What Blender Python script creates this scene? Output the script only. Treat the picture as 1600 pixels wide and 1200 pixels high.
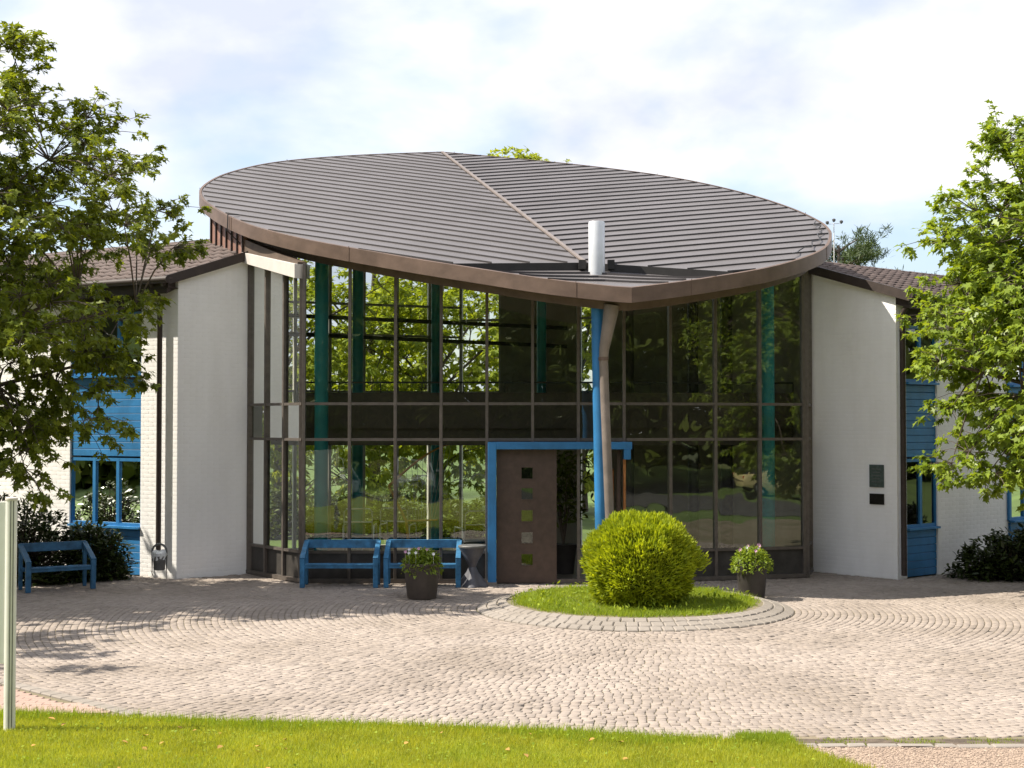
import bpy, bmesh, math, random
import numpy as np
from mathutils import Vector, Matrix

for o in list(bpy.data.objects): bpy.data.objects.remove(o)
SC = bpy.context.scene
COL = SC.collection
R = math.radians

# ------------------------------------------------------------------ camera
cam_d = bpy.data.cameras.new('camera'); cam = bpy.data.objects.new('camera', cam_d); COL.objects.link(cam)
cam.location = (0, 0, 2.9); cam.rotation_euler = (R(90 + 1.56), 0, 0)
cam_d.lens = 49.5; cam_d.sensor_width = 36; cam_d.clip_start = 0.1; cam_d.clip_end = 2000
SC.camera = cam
SC.render.resolution_x = 1024; SC.render.resolution_y = 768

# ------------------------------------------------------------------ sky, sun, exposure
SUN_EL, SUN_BACK = 51.0, -2.0          # sun high on the left, level with the facade
sdir = Vector((-math.cos(R(SUN_EL)) * math.cos(R(SUN_BACK)), math.cos(R(SUN_EL)) * math.sin(R(SUN_BACK)), math.sin(R(SUN_EL))))
W = bpy.data.worlds.new('World'); SC.world = W; W.use_nodes = True
nt = W.node_tree; nt.nodes.clear()
def wn(t, **k):
    n = nt.nodes.new(t)
    for a, b in k.items(): setattr(n, a, b)
    return n
wo = wn('ShaderNodeOutputWorld'); bg = wn('ShaderNodeBackground'); bg.inputs[1].default_value = 0.1
sky = wn('ShaderNodeTexSky', sky_type='NISHITA', sun_disc=False, sun_elevation=R(SUN_EL), sun_rotation=math.atan2(sdir.x, sdir.y), air_density=1.0, dust_density=1.2, ozone_density=1.0)
tc = wn('ShaderNodeTexCoord'); sep = wn('ShaderNodeSeparateXYZ'); nt.links.new(tc.outputs['Generated'], sep.inputs[0])
mx = wn('ShaderNodeMath', operation='MAXIMUM'); nt.links.new(sep.outputs[2], mx.inputs[0]); mx.inputs[1].default_value = 0.0
ad = wn('ShaderNodeMath', operation='ADD'); nt.links.new(mx.outputs[0], ad.inputs[0]); ad.inputs[1].default_value = 0.42
dx = wn('ShaderNodeMath', operation='DIVIDE'); nt.links.new(sep.outputs[0], dx.inputs[0]); nt.links.new(ad.outputs[0], dx.inputs[1])
dy = wn('ShaderNodeMath', operation='DIVIDE'); nt.links.new(sep.outputs[1], dy.inputs[0]); nt.links.new(ad.outputs[0], dy.inputs[1])
cmb = wn('ShaderNodeCombineXYZ'); nt.links.new(dx.outputs[0], cmb.inputs[0]); nt.links.new(dy.outputs[0], cmb.inputs[1])
mp = wn('ShaderNodeMapping'); mp.inputs['Location'].default_value = (3.1, 7.7, 0.0); nt.links.new(cmb.outputs[0], mp.inputs[0])
cn = wn('ShaderNodeTexNoise'); cn.inputs['Scale'].default_value = 2.6; cn.inputs['Detail'].default_value = 6; cn.inputs['Roughness'].default_value = 0.5; cn.inputs['Distortion'].default_value = 0.25
nt.links.new(mp.outputs[0], cn.inputs['Vector'])
cr = wn('ShaderNodeValToRGB'); cr.color_ramp.elements[0].position = 0.34; cr.color_ramp.elements[0].color = (.26, .26, .26, 1)
cr.color_ramp.elements[1].position = 0.52; cr.color_ramp.elements[1].color = (1, 1, 1, 1); nt.links.new(cn.outputs['Fac'], cr.inputs[0])
cn2 = wn('ShaderNodeTexNoise'); cn2.inputs['Scale'].default_value = 3.4; cn2.inputs['Detail'].default_value = 6; nt.links.new(mp.outputs[0], cn2.inputs['Vector'])
cc = wn('ShaderNodeValToRGB'); cc.color_ramp.elements[0].position = .38; cc.color_ramp.elements[0].color = (3.9, 4.15, 5.1, 1)
cc.color_ramp.elements[1].position = .60; cc.color_ramp.elements[1].color = (6.0, 5.93, 5.9, 1); nt.links.new(cn2.outputs['Fac'], cc.inputs[0])
mixc = wn('ShaderNodeMixRGB'); nt.links.new(cr.outputs[0], mixc.inputs[0]); nt.links.new(sky.outputs[0], mixc.inputs[1]); nt.links.new(cc.outputs[0], mixc.inputs[2])
nt.links.new(mixc.outputs[0], bg.inputs[0]); nt.links.new(bg.outputs[0], wo.inputs[0])

sun_d = bpy.data.lights.new('sun', 'SUN'); sun = bpy.data.objects.new('sun', sun_d); COL.objects.link(sun)
sun_d.energy = 4.1; sun_d.angle = R(0.5); sun_d.color = (1.0, 0.92, 0.79)
sun.rotation_euler = sdir.to_track_quat('Z', 'Y').to_euler(); sun.location = sdir * 60
SC.view_settings.view_transform = 'Standard'; SC.view_settings.look = 'None'; SC.view_settings.gamma = 1
SC.view_settings.exposure = 1.08
SC.render.engine = 'CYCLES'
SC.cycles.use_denoising = True
SC.cycles.max_bounces = 10; SC.cycles.transparent_max_bounces = 24

rng = np.random.default_rng(7); random.seed(7)

# ------------------------------------------------------------------ materials
MATS = {}
def mat(name, col, rough=.7, var=.15, scale=6, bump=0, bscale=40, metal=0, spec=.4, island=0, col2=None, transl=0, coat=0, bw=.01, worn=0, wscale=(.6, .6, .6)):
    """procedural material: noise-varied colour, optional per-island variation, bump, translucency"""
    m = bpy.data.materials.new(name); m.use_nodes = True; MATS[name] = m
    t = m.node_tree; t.nodes.clear(); L = t.links.new
    out = t.nodes.new('ShaderNodeOutputMaterial'); p = t.nodes.new('ShaderNodeBsdfPrincipled')
    p.inputs['Roughness'].default_value = rough; p.inputs['Metallic'].default_value = metal
    p.inputs['Specular IOR Level'].default_value = spec; p.inputs['Coat Weight'].default_value = coat
    tcn = t.nodes.new('ShaderNodeTexCoord')
    n = t.nodes.new('ShaderNodeTexNoise'); n.inputs['Scale'].default_value = scale; n.inputs['Detail'].default_value = 6; n.inputs['Roughness'].default_value = .6
    L(tcn.outputs['Object'], n.inputs['Vector'])
    c2 = col2 if col2 else tuple(max(0, x * (1 - 2 * var)) for x in col)
    c1 = col if col2 else tuple(min(1, x * (1 + var)) for x in col)
    rmp = t.nodes.new('ShaderNodeValToRGB'); rmp.color_ramp.elements[0].position = .3; rmp.color_ramp.elements[1].position = .7
    rmp.color_ramp.elements[0].color = (*c2, 1); rmp.color_ramp.elements[1].color = (*c1, 1)
    src = n.outputs['Fac']
    if island:
        g = t.nodes.new('ShaderNodeNewGeometry'); mxn = t.nodes.new('ShaderNodeMix'); mxn.data_type = 'FLOAT'
        mxn.inputs[0].default_value = island; L(n.outputs['Fac'], mxn.inputs[2]); L(g.outputs['Random Per Island'], mxn.inputs[3]); src = mxn.outputs[0]
        rmp.color_ramp.elements[0].position = .12; rmp.color_ramp.elements[1].position = .88
    L(src, rmp.inputs[0]); csock = rmp.outputs[0]
    if worn:
        geo = t.nodes.new('ShaderNodeNewGeometry'); mpn = t.nodes.new('ShaderNodeMapping'); mpn.inputs['Scale'].default_value = wscale; L(geo.outputs['Position'], mpn.inputs[0])
        n3 = t.nodes.new('ShaderNodeTexNoise'); n3.inputs['Scale'].default_value = 1; n3.inputs['Detail'].default_value = 7; n3.inputs['Roughness'].default_value = .62; L(mpn.outputs[0], n3.inputs['Vector'])
        r3 = t.nodes.new('ShaderNodeValToRGB'); r3.color_ramp.elements[0].position = .32; r3.color_ramp.elements[1].position = .58
        r3.color_ramp.elements[0].color = (1 - worn, 1 - worn * 1.05, 1 - worn * 1.15, 1); r3.color_ramp.elements[1].color = (1, 1, 1, 1); L(n3.outputs['Fac'], r3.inputs[0])
        mw = t.nodes.new('ShaderNodeMixRGB'); mw.blend_type = 'MULTIPLY'; mw.inputs[0].default_value = 1; L(csock, mw.inputs[1]); L(r3.outputs[0], mw.inputs[2]); csock = mw.outputs[0]
    L(csock, p.inputs['Base Color'])
    if bump:
        b = t.nodes.new('ShaderNodeBump'); b.inputs['Strength'].default_value = bump; b.inputs['Distance'].default_value = bw
        n2 = t.nodes.new('ShaderNodeTexNoise'); n2.inputs['Scale'].default_value = bscale; n2.inputs['Detail'].default_value = 5
        L(tcn.outputs['Object'], n2.inputs['Vector']); L(n2.outputs['Fac'], b.inputs['Height']); L(b.outputs[0], p.inputs['Normal'])
    if transl:
        tr = t.nodes.new('ShaderNodeBsdfTranslucent'); ms = t.nodes.new('ShaderNodeMixShader'); ms.inputs[0].default_value = transl
        br = t.nodes.new('ShaderNodeMixRGB'); br.blend_type = 'MULTIPLY'; br.inputs[0].default_value = 1; br.inputs[2].default_value = (1.25, 1.15, .45, 1)
        L(rmp.outputs[0], br.inputs[1]); L(br.outputs[0], tr.inputs[0]); L(p.outputs[0], ms.inputs[1]); L(tr.outputs[0], ms.inputs[2]); L(ms.outputs[0], out.inputs[0])
    else: L(p.outputs[0], out.inputs[0])
    return m

def glass_mat(name, tint, refl=1.0, base=.03, wob=.012):
    m = bpy.data.materials.new(name); m.use_nodes = True; MATS[name] = m
    t = m.node_tree; t.nodes.clear(); L = t.links.new
    out = t.nodes.new('ShaderNodeOutputMaterial'); tr = t.nodes.new('ShaderNodeBsdfTransparent'); tr.inputs[0].default_value = (*tint, 1)
    gl = t.nodes.new('ShaderNodeBsdfGlossy'); gl.inputs['Roughness'].default_value = 0.0; gl.inputs[0].default_value = (.92, .95, .92, 1)
    fr = t.nodes.new('ShaderNodeFresnel'); fr.inputs[0].default_value = 1.5
    ma = t.nodes.new('ShaderNodeMath'); ma.operation = 'MULTIPLY_ADD'; ma.inputs[1].default_value = refl; ma.inputs[2].default_value = base; ma.use_clamp = True
    L(fr.outputs[0], ma.inputs[0])
    tcn = t.nodes.new('ShaderNodeTexCoord'); n = t.nodes.new('ShaderNodeTexNoise'); n.inputs['Scale'].default_value = 1.7; n.inputs['Detail'].default_value = 1
    L(tcn.outputs['Object'], n.inputs['Vector'])
    b = t.nodes.new('ShaderNodeBump'); b.inputs['Strength'].default_value = 1; b.inputs['Distance'].default_value = wob; L(n.outputs['Fac'], b.inputs['Height']); L(b.outputs[0], gl.inputs['Normal'])
    ms = t.nodes.new('ShaderNodeMixShader'); L(ma.outputs[0], ms.inputs[0]); L(tr.outputs[0], ms.inputs[1]); L(gl.outputs[0], ms.inputs[2]); L(ms.outputs[0], out.inputs[0])
    return m

M_glass = glass_mat('facade_glass', (.88, .92, .87), 1.6, .06, .003)
M_glass2 = glass_mat('rear_glass', (.95, .97, .95), 1.0, .0, .001)
M_winglass = glass_mat('window_glass', (.40, .46, .43), 1.6, .03, .003)
M_white = mat('painted_brick_white', (.90, .89, .875), .75, .025, 3, .12, 90, island=.2, bw=.003, worn=.06, wscale=(2.2, 2.2, .5))
M_bronze = mat('bronze_mullion', (.14, .12, .105), .42, .12, 9, 0, metal=.25)
M_bronze_d = mat('dark_spandrel', (.055, .05, .045), .5, .2, 5)
M_fascia = mat('copper_brown_fascia', (.155, .105, .08), .5, .14, 2.5, .1, 30, metal=.15, bw=.004, worn=.22, wscale=(1.5, 1.5, 3))
M_zinc = mat('weathered_roof_sheet', (.152, .143, .148), .48, .08, 1.2, .1, 14, metal=.1, island=.35, bw=.005, worn=.16, wscale=(.7, .7, .7))
M_seam = mat('roof_seam', (.06, .053, .053), .55, .1, 4)
M_dark = mat('dark_gutter', (.025, .023, .022), .6, .1)
M_soffit = mat('soffit_boards', (.12, .085, .062), .65, .15, 4)
M_clad = mat('red_brown_cladding', (.25, .135, .10), .6, .16, 5)
M_tile = mat('brown_roof_tile', (.14, .105, .095), .75, .28, 4, .2, 60, island=.6)
M_board = mat('dark_brown_board', (.045, .032, .027), .6, .15, 6)
M_blue = mat('blue_paint', (.035, .20, .45), .45, .10, 3, .06, 40, bw=.003, worn=.18, wscale=(3, 3, 1.2))
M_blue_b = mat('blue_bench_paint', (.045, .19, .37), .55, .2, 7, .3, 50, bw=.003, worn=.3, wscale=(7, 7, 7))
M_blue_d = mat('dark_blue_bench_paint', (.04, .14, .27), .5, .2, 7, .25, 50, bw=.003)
M_teal = mat('teal_column_paint', (.035, .29, .31), .4, .08, 3)
M_pipe = mat('brown_pipe', (.24, .20, .175), .45, .12, 4, metal=.2)
M_steel = mat('pale_steel_pipe', (.66, .68, .71), .35, .05, 4, metal=.3)
M_alu = mat('aluminium', (.70, .70, .66), .5, .05, 5, metal=.1)
M_door = mat('door_brown', (.085, .055, .042), .5, .12, 8)
M_wood = mat('orange_wood', (.42, .17, .05), .45, .2, 12)
M_granite = mat('granite_setts', (.37, .315, .272), .85, .1, 30, .35, 120, island=.6, col2=(.275, .234, .205), bw=.004, worn=.26, wscale=(.5, .5, .5))
M_granite_k = mat('granite_ring_setts', (.31, .275, .24), .85, .1, 30, .4, 120, island=.6, col2=(.23, .205, .18), bw=.005, worn=.2, wscale=(1, 1, 1))
M_joint = mat('sandy_mossy_joint', (.24, .195, .14), .95, .1, .9, .4, 60, col2=(.14, .13, .07))
M_paver = mat('pinkish_pavers', (.43, .31, .255), .85, .1, 8, .3, 90, island=.5, col2=(.34, .235, .20), worn=.15)
M_gravel = mat('pink_gravel', (.38, .29, .22), .9, .1, 40, .8, 60, col2=(.24, .18, .14))
M_stonepc = mat('pale_gravel_stone', (.40, .31, .24), .9, .1, 20, island=.7, col2=(.20, .15, .12))
M_soil = mat('lawn_soil', (.20, .22, .03), .95, .2, 3, .4, 30)
M_grass = mat('lawn_grass', (.56, .55, .07), .7, .1, 1.6, island=.35, col2=(.22, .32, .03), transl=.45, worn=.35, wscale=(1.3, 1.3, 1.3))
M_grass2 = mat('long_grass', (.38, .46, .035), .7, .1, 2, island=.5, col2=(.14, .24, .02), transl=.45)
M_ground = mat('far_ground', (.10, .15, .035), .95, .25, .15, .3, 4)
M_leaf = mat('oak_leaf', (.28, .33, .03), .45, .1, .5, island=.4, col2=(.08, .125, .015), transl=.48)
M_leaf_r = mat('bright_oak_leaf', (.33, .42, .05), .42, .1, .35, island=.45, col2=(.13, .21, .022), transl=.45)
M_leaf_b = mat('maple_leaf_behind', (.50, .54, .06), .5, .1, .25, island=.5, col2=(.15, .23, .02), transl=.5)
M_leaf_d = mat('dark_tree_leaf', (.15, .185, .025), .5, .1, .2, island=.5, col2=(.035, .065, .01), transl=.3)
M_pine = mat('pine_needles', (.09, .13, .04), .6, .1, .4, island=.5, col2=(.035, .06, .022), transl=.2)
M_rhodo = mat('shrub_leaf', (.06, .085, .018), .35, .1, 1.5, island=.6, col2=(.018, .032, .008), transl=.15)
M_bush = mat('bush_sprig', (.54, .60, .03), .6, .1, 3.5, island=.4, col2=(.15, .23, .012), transl=.42)
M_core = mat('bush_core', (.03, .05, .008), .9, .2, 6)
M_bark = mat('grey_bark', (.12, .095, .075), .9, .25, 8, .6, 25)
M_pot = mat('anthracite_pot', (.045, .04, .037), .6, .12, 6)
M_potb = mat('brown_grey_pot', (.085, .068, .056), .6, .12, 6)
M_white_p = mat('white_petal', (.8, .8, .84), .6, .05)
M_pink_p = mat('pink_petal', (.62, .36, .52), .6, .05)
M_cloth = mat('grey_stretch_cloth', (.10, .10, .115), .55, .15, 6)
M_bag = mat('clear_white_bag', (.75, .77, .78), .3, .1, 14, .6, 25)
M_bin = mat('grey_bin_metal', (.15, .15, .148), .5, .15, 8, metal=.3)
M_sign = mat('pale_sign_panel', (.72, .74, .70), .35, .04, 3)
M_plate = mat('dark_green_plaque', (.08, .11, .10), .3, .2, 20)
M_plate2 = mat('black_plaque', (.012, .011, .010), .3, .2, 20)
M_floor = mat('interior_floor', (.16, .14, .115), .35, .15, 2)
M_inwall = mat('interior_wall', (.36, .33, .26), .8, .08, 2)
M_incol = mat('dark_interior_column', (.05, .045, .04), .5, .1)
M_parapet = mat('brown_parapet', (.075, .06, .04), .55, .15, 3)
M_rail = mat('black_rail', (.02, .02, .02), .4, .1)
M_frame_l = mat('pale_rear_frame', (.50, .47, .43), .5, .06, 4)
M_chrome = mat('chrome_tube', (.75, .75, .74), .3, .03, 4, metal=.4)
M_seat = mat('dark_seat', (.03, .05, .05), .6, .1)
M_bronze_s = mat('gilded_bronze', (.62, .33, .07), .4, .1, 8, metal=.25)
M_string = mat('pale_string', (.6, .6, .55), .4, .05)
M_red = mat('red_plastic', (.55, .03, .015), .35, .1)
M_carw = mat('white_car_paint', (.72, .73, .74), .3, .03, coat=.6)
M_cars = mat('silver_car_paint', (.45, .46, .48), .28, .04, metal=.5, coat=.5)
M_cary = mat('cream_yellow_car_paint', (.72, .62, .30), .3, .03, coat=.6)
M_card = mat('dark_car_paint', (.06, .065, .075), .25, .05, metal=.3, coat=.6)
M_tyre = mat('tyre_rubber', (.02, .02, .02), .85, .1)
M_carg = mat('car_glass', (.02, .025, .03), .06, .05, spec=.6)
M_lamp = mat('headlight_glass', (.75, .76, .78), .1, .03, metal=.6)
M_asph = mat('car_park_asphalt', (.075, .072, .07), .9, .2, 3, .3, 60)
M_hills = mat('paint_white_box', (.62, .58, .54), .6, .06, 3)

# ------------------------------------------------------------------ helpers
def link(o, parent=None, inv=None):
    COL.objects.link(o)
    if parent:
        o.parent = parent
        if inv is not None and parent.parent is None: o.matrix_parent_inverse = inv    # a part of a part is already in world space
    return o
def tag(o, label, cat, group=None, kind=None):
    o['label'] = label; o['category'] = cat
    if group: o['group'] = group
    if kind: o['kind'] = kind
    return o
def root(name, loc, label=None, cat=None, group=None, rz=0):
    o = bpy.data.objects.new(name, None); o.location = loc; o.rotation_euler = (0, 0, rz); o.empty_display_size = .3
    COL.objects.link(o); o['_b'] = 1; del o['_b']
    if label: tag(o, label, cat, group)
    return o
def winv(o):       # parts modelled in world coordinates under an empty that stands at the base
    return (Matrix.Translation(o.location) @ Matrix.Rotation(o.rotation_euler.z, 4, 'Z')).inverted()

class MB:
    def __init__(s): s.v = []; s.f = []
    def add(s, vs, fs):
        b = len(s.v); s.v += [tuple(x) for x in vs]; s.f += [tuple(i + b for i in f) for f in fs]; return s
    def hexa(s, p):   # 8 points: bottom 4 ccw, top 4
        return s.add(p, [(3, 2, 1, 0), (4, 5, 6, 7), (0, 1, 5, 4), (1, 2, 6, 5), (2, 3, 7, 6), (3, 0, 4, 7)])
    def box(s, c, d, rz=0):
        ca, sa = math.cos(rz), math.sin(rz); P = []
        for z in (-1, 1):
            for x, y in ((-1, -1), (1, -1), (1, 1), (-1, 1)):
                X, Y = x * d[0] / 2, y * d[1] / 2
                P.append((c[0] + X * ca - Y * sa, c[1] + X * sa + Y * ca, c[2] + z * d[2] / 2))
        return s.hexa(P)
    def beam(s, p0, p1, w, h, side=None):
        p0, p1 = Vector(p0), Vector(p1); d = (p1 - p0).normalized()
        if side is None:
            side = d.cross(Vector((0, 0, 1)))
            if side.length < 1e-4: side = Vector((1, 0, 0))
        side = Vector(side); side = (side - d * side.dot(d)).normalized(); up = side.cross(d).normalized()
        a, b = side * w / 2, up * h / 2
        return s.hexa([p0 - a - b, p0 + a - b, p0 + a + b, p0 - a + b, p1 - a - b, p1 + a - b, p1 + a + b, p1 - a + b])
    def prism(s, poly, z0, z1):
        n = len(poly); zz0 = z0 if hasattr(z0, '__len__') else [z0] * n; zz1 = z1 if hasattr(z1, '__len__') else [z1] * n
        v = [(p[0], p[1], zz0[i]) for i, p in enumerate(poly)] + [(p[0], p[1], zz1[i]) for i, p in enumerate(poly)]
        return s.add(v, [tuple(range(n))[::-1], tuple(range(n, 2 * n))] + [(i, (i + 1) % n, n + (i + 1) % n, n + i) for i in range(n)])
    def tube(s, pts, r, n=8, cap=True):
        pts = [Vector(p) for p in pts]; rr = r if hasattr(r, '__len__') else [r] * len(pts); rings = []; vs = []
        ref = Vector((0, 0, 1)) if abs((pts[-1] - pts[0]).normalized().z) < .9 else Vector((1, 0, 0))
        for i, p in enumerate(pts):
            d = (pts[min(i + 1, len(pts) - 1)] - pts[max(i - 1, 0)]).normalized()
            a = d.cross(ref).normalized(); b = d.cross(a)
            for k in range(n):
                t = 2 * math.pi * k / n; vs.append(p + (a * math.cos(t) + b * math.sin(t)) * rr[i])
        fs = []
        for i in range(len(pts) - 1):
            for k in range(n): fs.append((i * n + k, i * n + (k + 1) % n, (i + 1) * n + (k + 1) % n, (i + 1) * n + k))
        if cap: fs += [tuple(range(n))[::-1], tuple(range((len(pts) - 1) * n, len(pts) * n))]
        return s.add(vs, fs)
    def lathe(s, prof, n=24, c=(0, 0)):
        vs = []; fs = []
        for r, z in prof:
            for k in range(n): t = 2 * math.pi * k / n; vs.append((c[0] + r * math.cos(t), c[1] + r * math.sin(t), z))
        for i in range(len(prof) - 1):
            for k in range(n): fs.append((i * n + k, i * n + (k + 1) % n, (i + 1) * n + (k + 1) % n, (i + 1) * n + k))
        fs += [tuple(range(n))[::-1], tuple(range((len(prof) - 1) * n, len(prof) * n))]
        return s.add(vs, fs)
    def mesh(s, name, m, smooth=False):
        me = bpy.data.meshes.new(name); me.from_pydata(s.v, [], s.f); me.materials.append(m)
        bm = bmesh.new(); bm.from_mesh(me); bmesh.ops.recalc_face_normals(bm, faces=bm.faces); bm.to_mesh(me); bm.free()
        if smooth:
            me.polygons.foreach_set('use_smooth', [True] * len(me.polygons)); me.set_sharp_from_angle(angle=R(40))
        return me
    def build(s, name, m, parent=None, inv=None, smooth=False, bev=0, seg=2):
        o = bpy.data.objects.new(name, s.mesh(name, m, smooth)); link(o, parent, inv)
        if bev:
            b = o.modifiers.new('bevel', 'BEVEL'); b.width = bev; b.segments = seg; b.limit_method = 'ANGLE'; b.angle_limit = R(35)
        return o

def fast_mesh(name, V, k, m, smooth=False):
    """V: (n_faces*k, 3), every k consecutive vertices make one face"""
    n = len(V) // k; me = bpy.data.meshes.new(name)
    me.vertices.add(len(V)); me.vertices.foreach_set('co', np.ascontiguousarray(V, dtype=np.float32).ravel())
    me.loops.add(len(V)); me.loops.foreach_set('vertex_index', np.arange(len(V), dtype=np.int32))
    me.polygons.add(n); me.polygons.foreach_set('loop_start', np.arange(0, len(V), k, dtype=np.int32)); me.polygons.foreach_set('loop_total', np.full(n, k, dtype=np.int32))
    me.update(calc_edges=True); me.materials.append(m); me.validate()
    return me
def indexed_mesh(name, V, F, m):
    """V (n,3), F (f,k) all faces with k corners"""
    n, k = F.shape; me = bpy.data.meshes.new(name)
    me.vertices.add(len(V)); me.vertices.foreach_set('co', np.ascontiguousarray(V, dtype=np.float32).ravel())
    me.loops.add(n * k); me.loops.foreach_set('vertex_index', np.ascontiguousarray(F, dtype=np.int32).ravel())
    me.polygons.add(n); me.polygons.foreach_set('loop_start', np.arange(0, n * k, k, dtype=np.int32)); me.polygons.foreach_set('loop_total', np.full(n, k, dtype=np.int32))
    me.update(calc_edges=True); me.materials.append(m)
    return me
def mobj(name, me, parent=None, inv=None): return link(bpy.data.objects.new(name, me), parent, inv)
def unit(a): return a / np.maximum(np.linalg.norm(a, axis=-1, keepdims=True), 1e-9)
def copy_tree(o, parent=None):
    c = o.copy(); COL.objects.link(c); pi = o.matrix_parent_inverse.copy(); c.parent = parent
    if parent: c.matrix_parent_inverse = pi
    for ch in list(o.children): copy_tree(ch, c)
    return c

# ------------------------------------------------------------------ plan of the place
FA, FB, FC = Vector((-3.75, 25.4)), Vector((2.02, 25.4)), Vector((5.43, 26.3))       # glass front, kinked under the prow
RA, RC = Vector((-5.03, 27.0)), Vector((5.80, 27.45))
WA, WC = Vector((-6.2, 26.1)), Vector((7.1, 26.0))                                  # front corners of the two wings
dA = Vector((-.866, .5)); dC = Vector((.77, .64)).normalized()                       # wings run back from there
ISL = np.array([1.9, 22.0])                                                          # centre of planted island
# roof: two planes folded along a valley from VA (front) to VB (rear apex)
VA = np.array([1.284, 24.5, 5.657]); VB = np.array([-1.809, 36.0, 9.837])
AX = (VB - VA)[:2]; LAX = np.linalg.norm(AX); AX = AX / LAX; SL = (VB[2] - VA[2]) / LAX; PR = np.array([AX[1], -AX[0]])
KL, KR = -0.05, 0.10
def st(p): q = np.array([p[0], p[1]]) - VA[:2]; return q @ AX, q @ PR
def zroof(p):
    s, t = st(p); return VA[2] + SL * s + (KR * t if t > 0 else -KL * t)
RIM_L = [(1.95, 22.9), (1.2, 23.08), (.43, 23.32), (-.71, 23.83), (-1.77, 24.32), (-3.14, 25.05), (-3.96, 25.56), (-4.76, 26.22), (-5.25, 26.78), (-5.6, 27.28), (-5.99, 27.95), (-6.36, 28.72), (-6.61, 29.7), (-6.6, 30.88), (-6.38, 31.92), (-5.86, 33.1), (-5.05, 34.05), (-3.98, 34.86), (-2.9, 35.46), (-1.81, 36.0)]
RIM_R = [(-1.81, 36.0), (-.16, 35.11), (1.41, 34.2), (2.6, 33.36), (3.57, 32.54), (4.45, 31.5), (5.24, 30.22), (5.8, 28.91), (6.08, 27.77), (6.12, 27.1), (6.04, 26.5), (5.74, 25.6), (5.22, 24.86), (4.4, 24.13), (3.43, 23.56), (2.7, 23.2), (1.95, 22.9)]
def catmull(P, n=5):
    P = [np.array(p, float) for p in P]; out = []
    for i in range(len(P) - 1):
        p0 = P[i - 1] if i else 2 * P[0] - P[1]; p1, p2 = P[i], P[i + 1]; p3 = P[i + 2] if i + 2 < len(P) else 2 * P[-1] - P[-2]
        for k in range(n):
            t = k / n; out.append(.5 * (2 * p1 + (p2 - p0) * t + (2 * p0 - 5 * p1 + 4 * p2 - p3) * t * t + (3 * p1 - p0 - 3 * p2 + p3) * t ** 3))
    out.append(P[-1]); return out
CL, CR = catmull(RIM_L), catmull(RIM_R)
RIM = CL[:-1] + CR[:-1]                      # closed, from the prow clockwise over the left to the apex and back on the right

# ------------------------------------------------------------------ ground, plaza, lawn, gravel
def sheet(name, poly, z, m, kind='structure'):
    o = MB().add([(p[0], p[1], z) for p in poly], [tuple(range(len(poly)))]).build(name, m); o['kind'] = kind; return o
g = sheet('ground', [(-300, -300), (300, -300), (300, 500), (-300, 500)], -.06, M_ground)
EDGE = [(-14, 13.55), (-6.5, 13.75), (-5.0, 14.0), (-2.6, 13.55), (-1.0, 13.4), (.6, 13.1), (1.2, 12.9), (2.0, 12.75), (2.5, 12.62)]   # edge between lawn and plaza
def edge_y(x):
    xs = [e[0] for e in EDGE]; ys = [e[1] for e in EDGE]
    return float(np.interp(x, xs, ys)) if x < 2.5 else 12.95
plaza_poly = [(e[0], e[1]) for e in EDGE] + [(2.55, 12.95), (16, 12.95), (16, 31), (-16, 31), (-16, 13.5)]
plaza = sheet('plaza', plaza_poly, 0.0, M_joint)
# brick path lower left: wedge between plaza setts and lawn
PATH = [(-16, 15.9), (-5.75, 15.85), (-5.45, 15.55), (-3.65, 13.95), (-5.0, 14.02), (-6.5, 13.77), (-16, 13.57)]
path = sheet('brick_path', PATH, 0.006, M_joint)
def in_poly(x, y, P):
    c = False; j = len(P) - 1
    for i in range(len(P)):
        if (P[i][1] > y) != (P[j][1] > y) and x < (P[j][0] - P[i][0]) * (y - P[i][1]) / (P[j][1] - P[i][1]) + P[i][0]: c = not c
        j = i
    return c
# ---- granite setts laid in rings round the island
FRONT = [(-16, 31.8), (WA.x, WA.y), (RA.x, RA.y), (FA.x, FA.y), (FB.x, FB.y), (FC.x, FC.y), (RC.x, RC.y), (WC.x, WC.y), (WC.x + dC.x * 11, WC.y + dC.y * 11)]
FX = [p[0] for p in FRONT]; FY = [p[1] for p in FRONT]
def sett_rows(r0, r1, pitch, length, jit):
    out = []
    r = r0
    while r < r1:
        n = int(2 * math.pi * r / length); a0 = rng.random() * 6.28
        w = rng.uniform(.82, 1.18, n); w = w / w.sum() * 2 * math.pi; e = np.cumsum(w); s = e - w
        for a, b in zip(s + a0, e + a0): out.append((r, r + pitch, a, b))
        r += pitch
    return np.array(out)
rows = sett_rows(2.46, 15.5, .097, .102, .1)
am = (rows[:, 2] + rows[:, 3]) / 2; rm = (rows[:, 0] + rows[:, 1]) / 2
cx = ISL[0] + rm * np.cos(am); cy = ISL[1] + rm * np.sin(am)
ey = np.where(cx < 2.5, np.interp(cx, [e[0] for e in EDGE], [e[1] for e in EDGE]), 12.98)
pm = np.array([in_poly(x, y, PATH) for x, y in zip(cx, cy)])
keep = (cy > ey + .06) & (cy < np.interp(cx, FX, FY) - .02) & (np.abs(cx) < .40 * cy + .6) & ~pm
rows = rows[keep]; am = am[keep]; rm = rm[keep]; cx = cx[keep]; cy = cy[keep]
infr = np.abs(cx) < .36 * cy
order = np.argsort(np.where(infr, cy, 99)); near = np.zeros(len(rows), bool); near[order[:300]] = True
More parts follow.
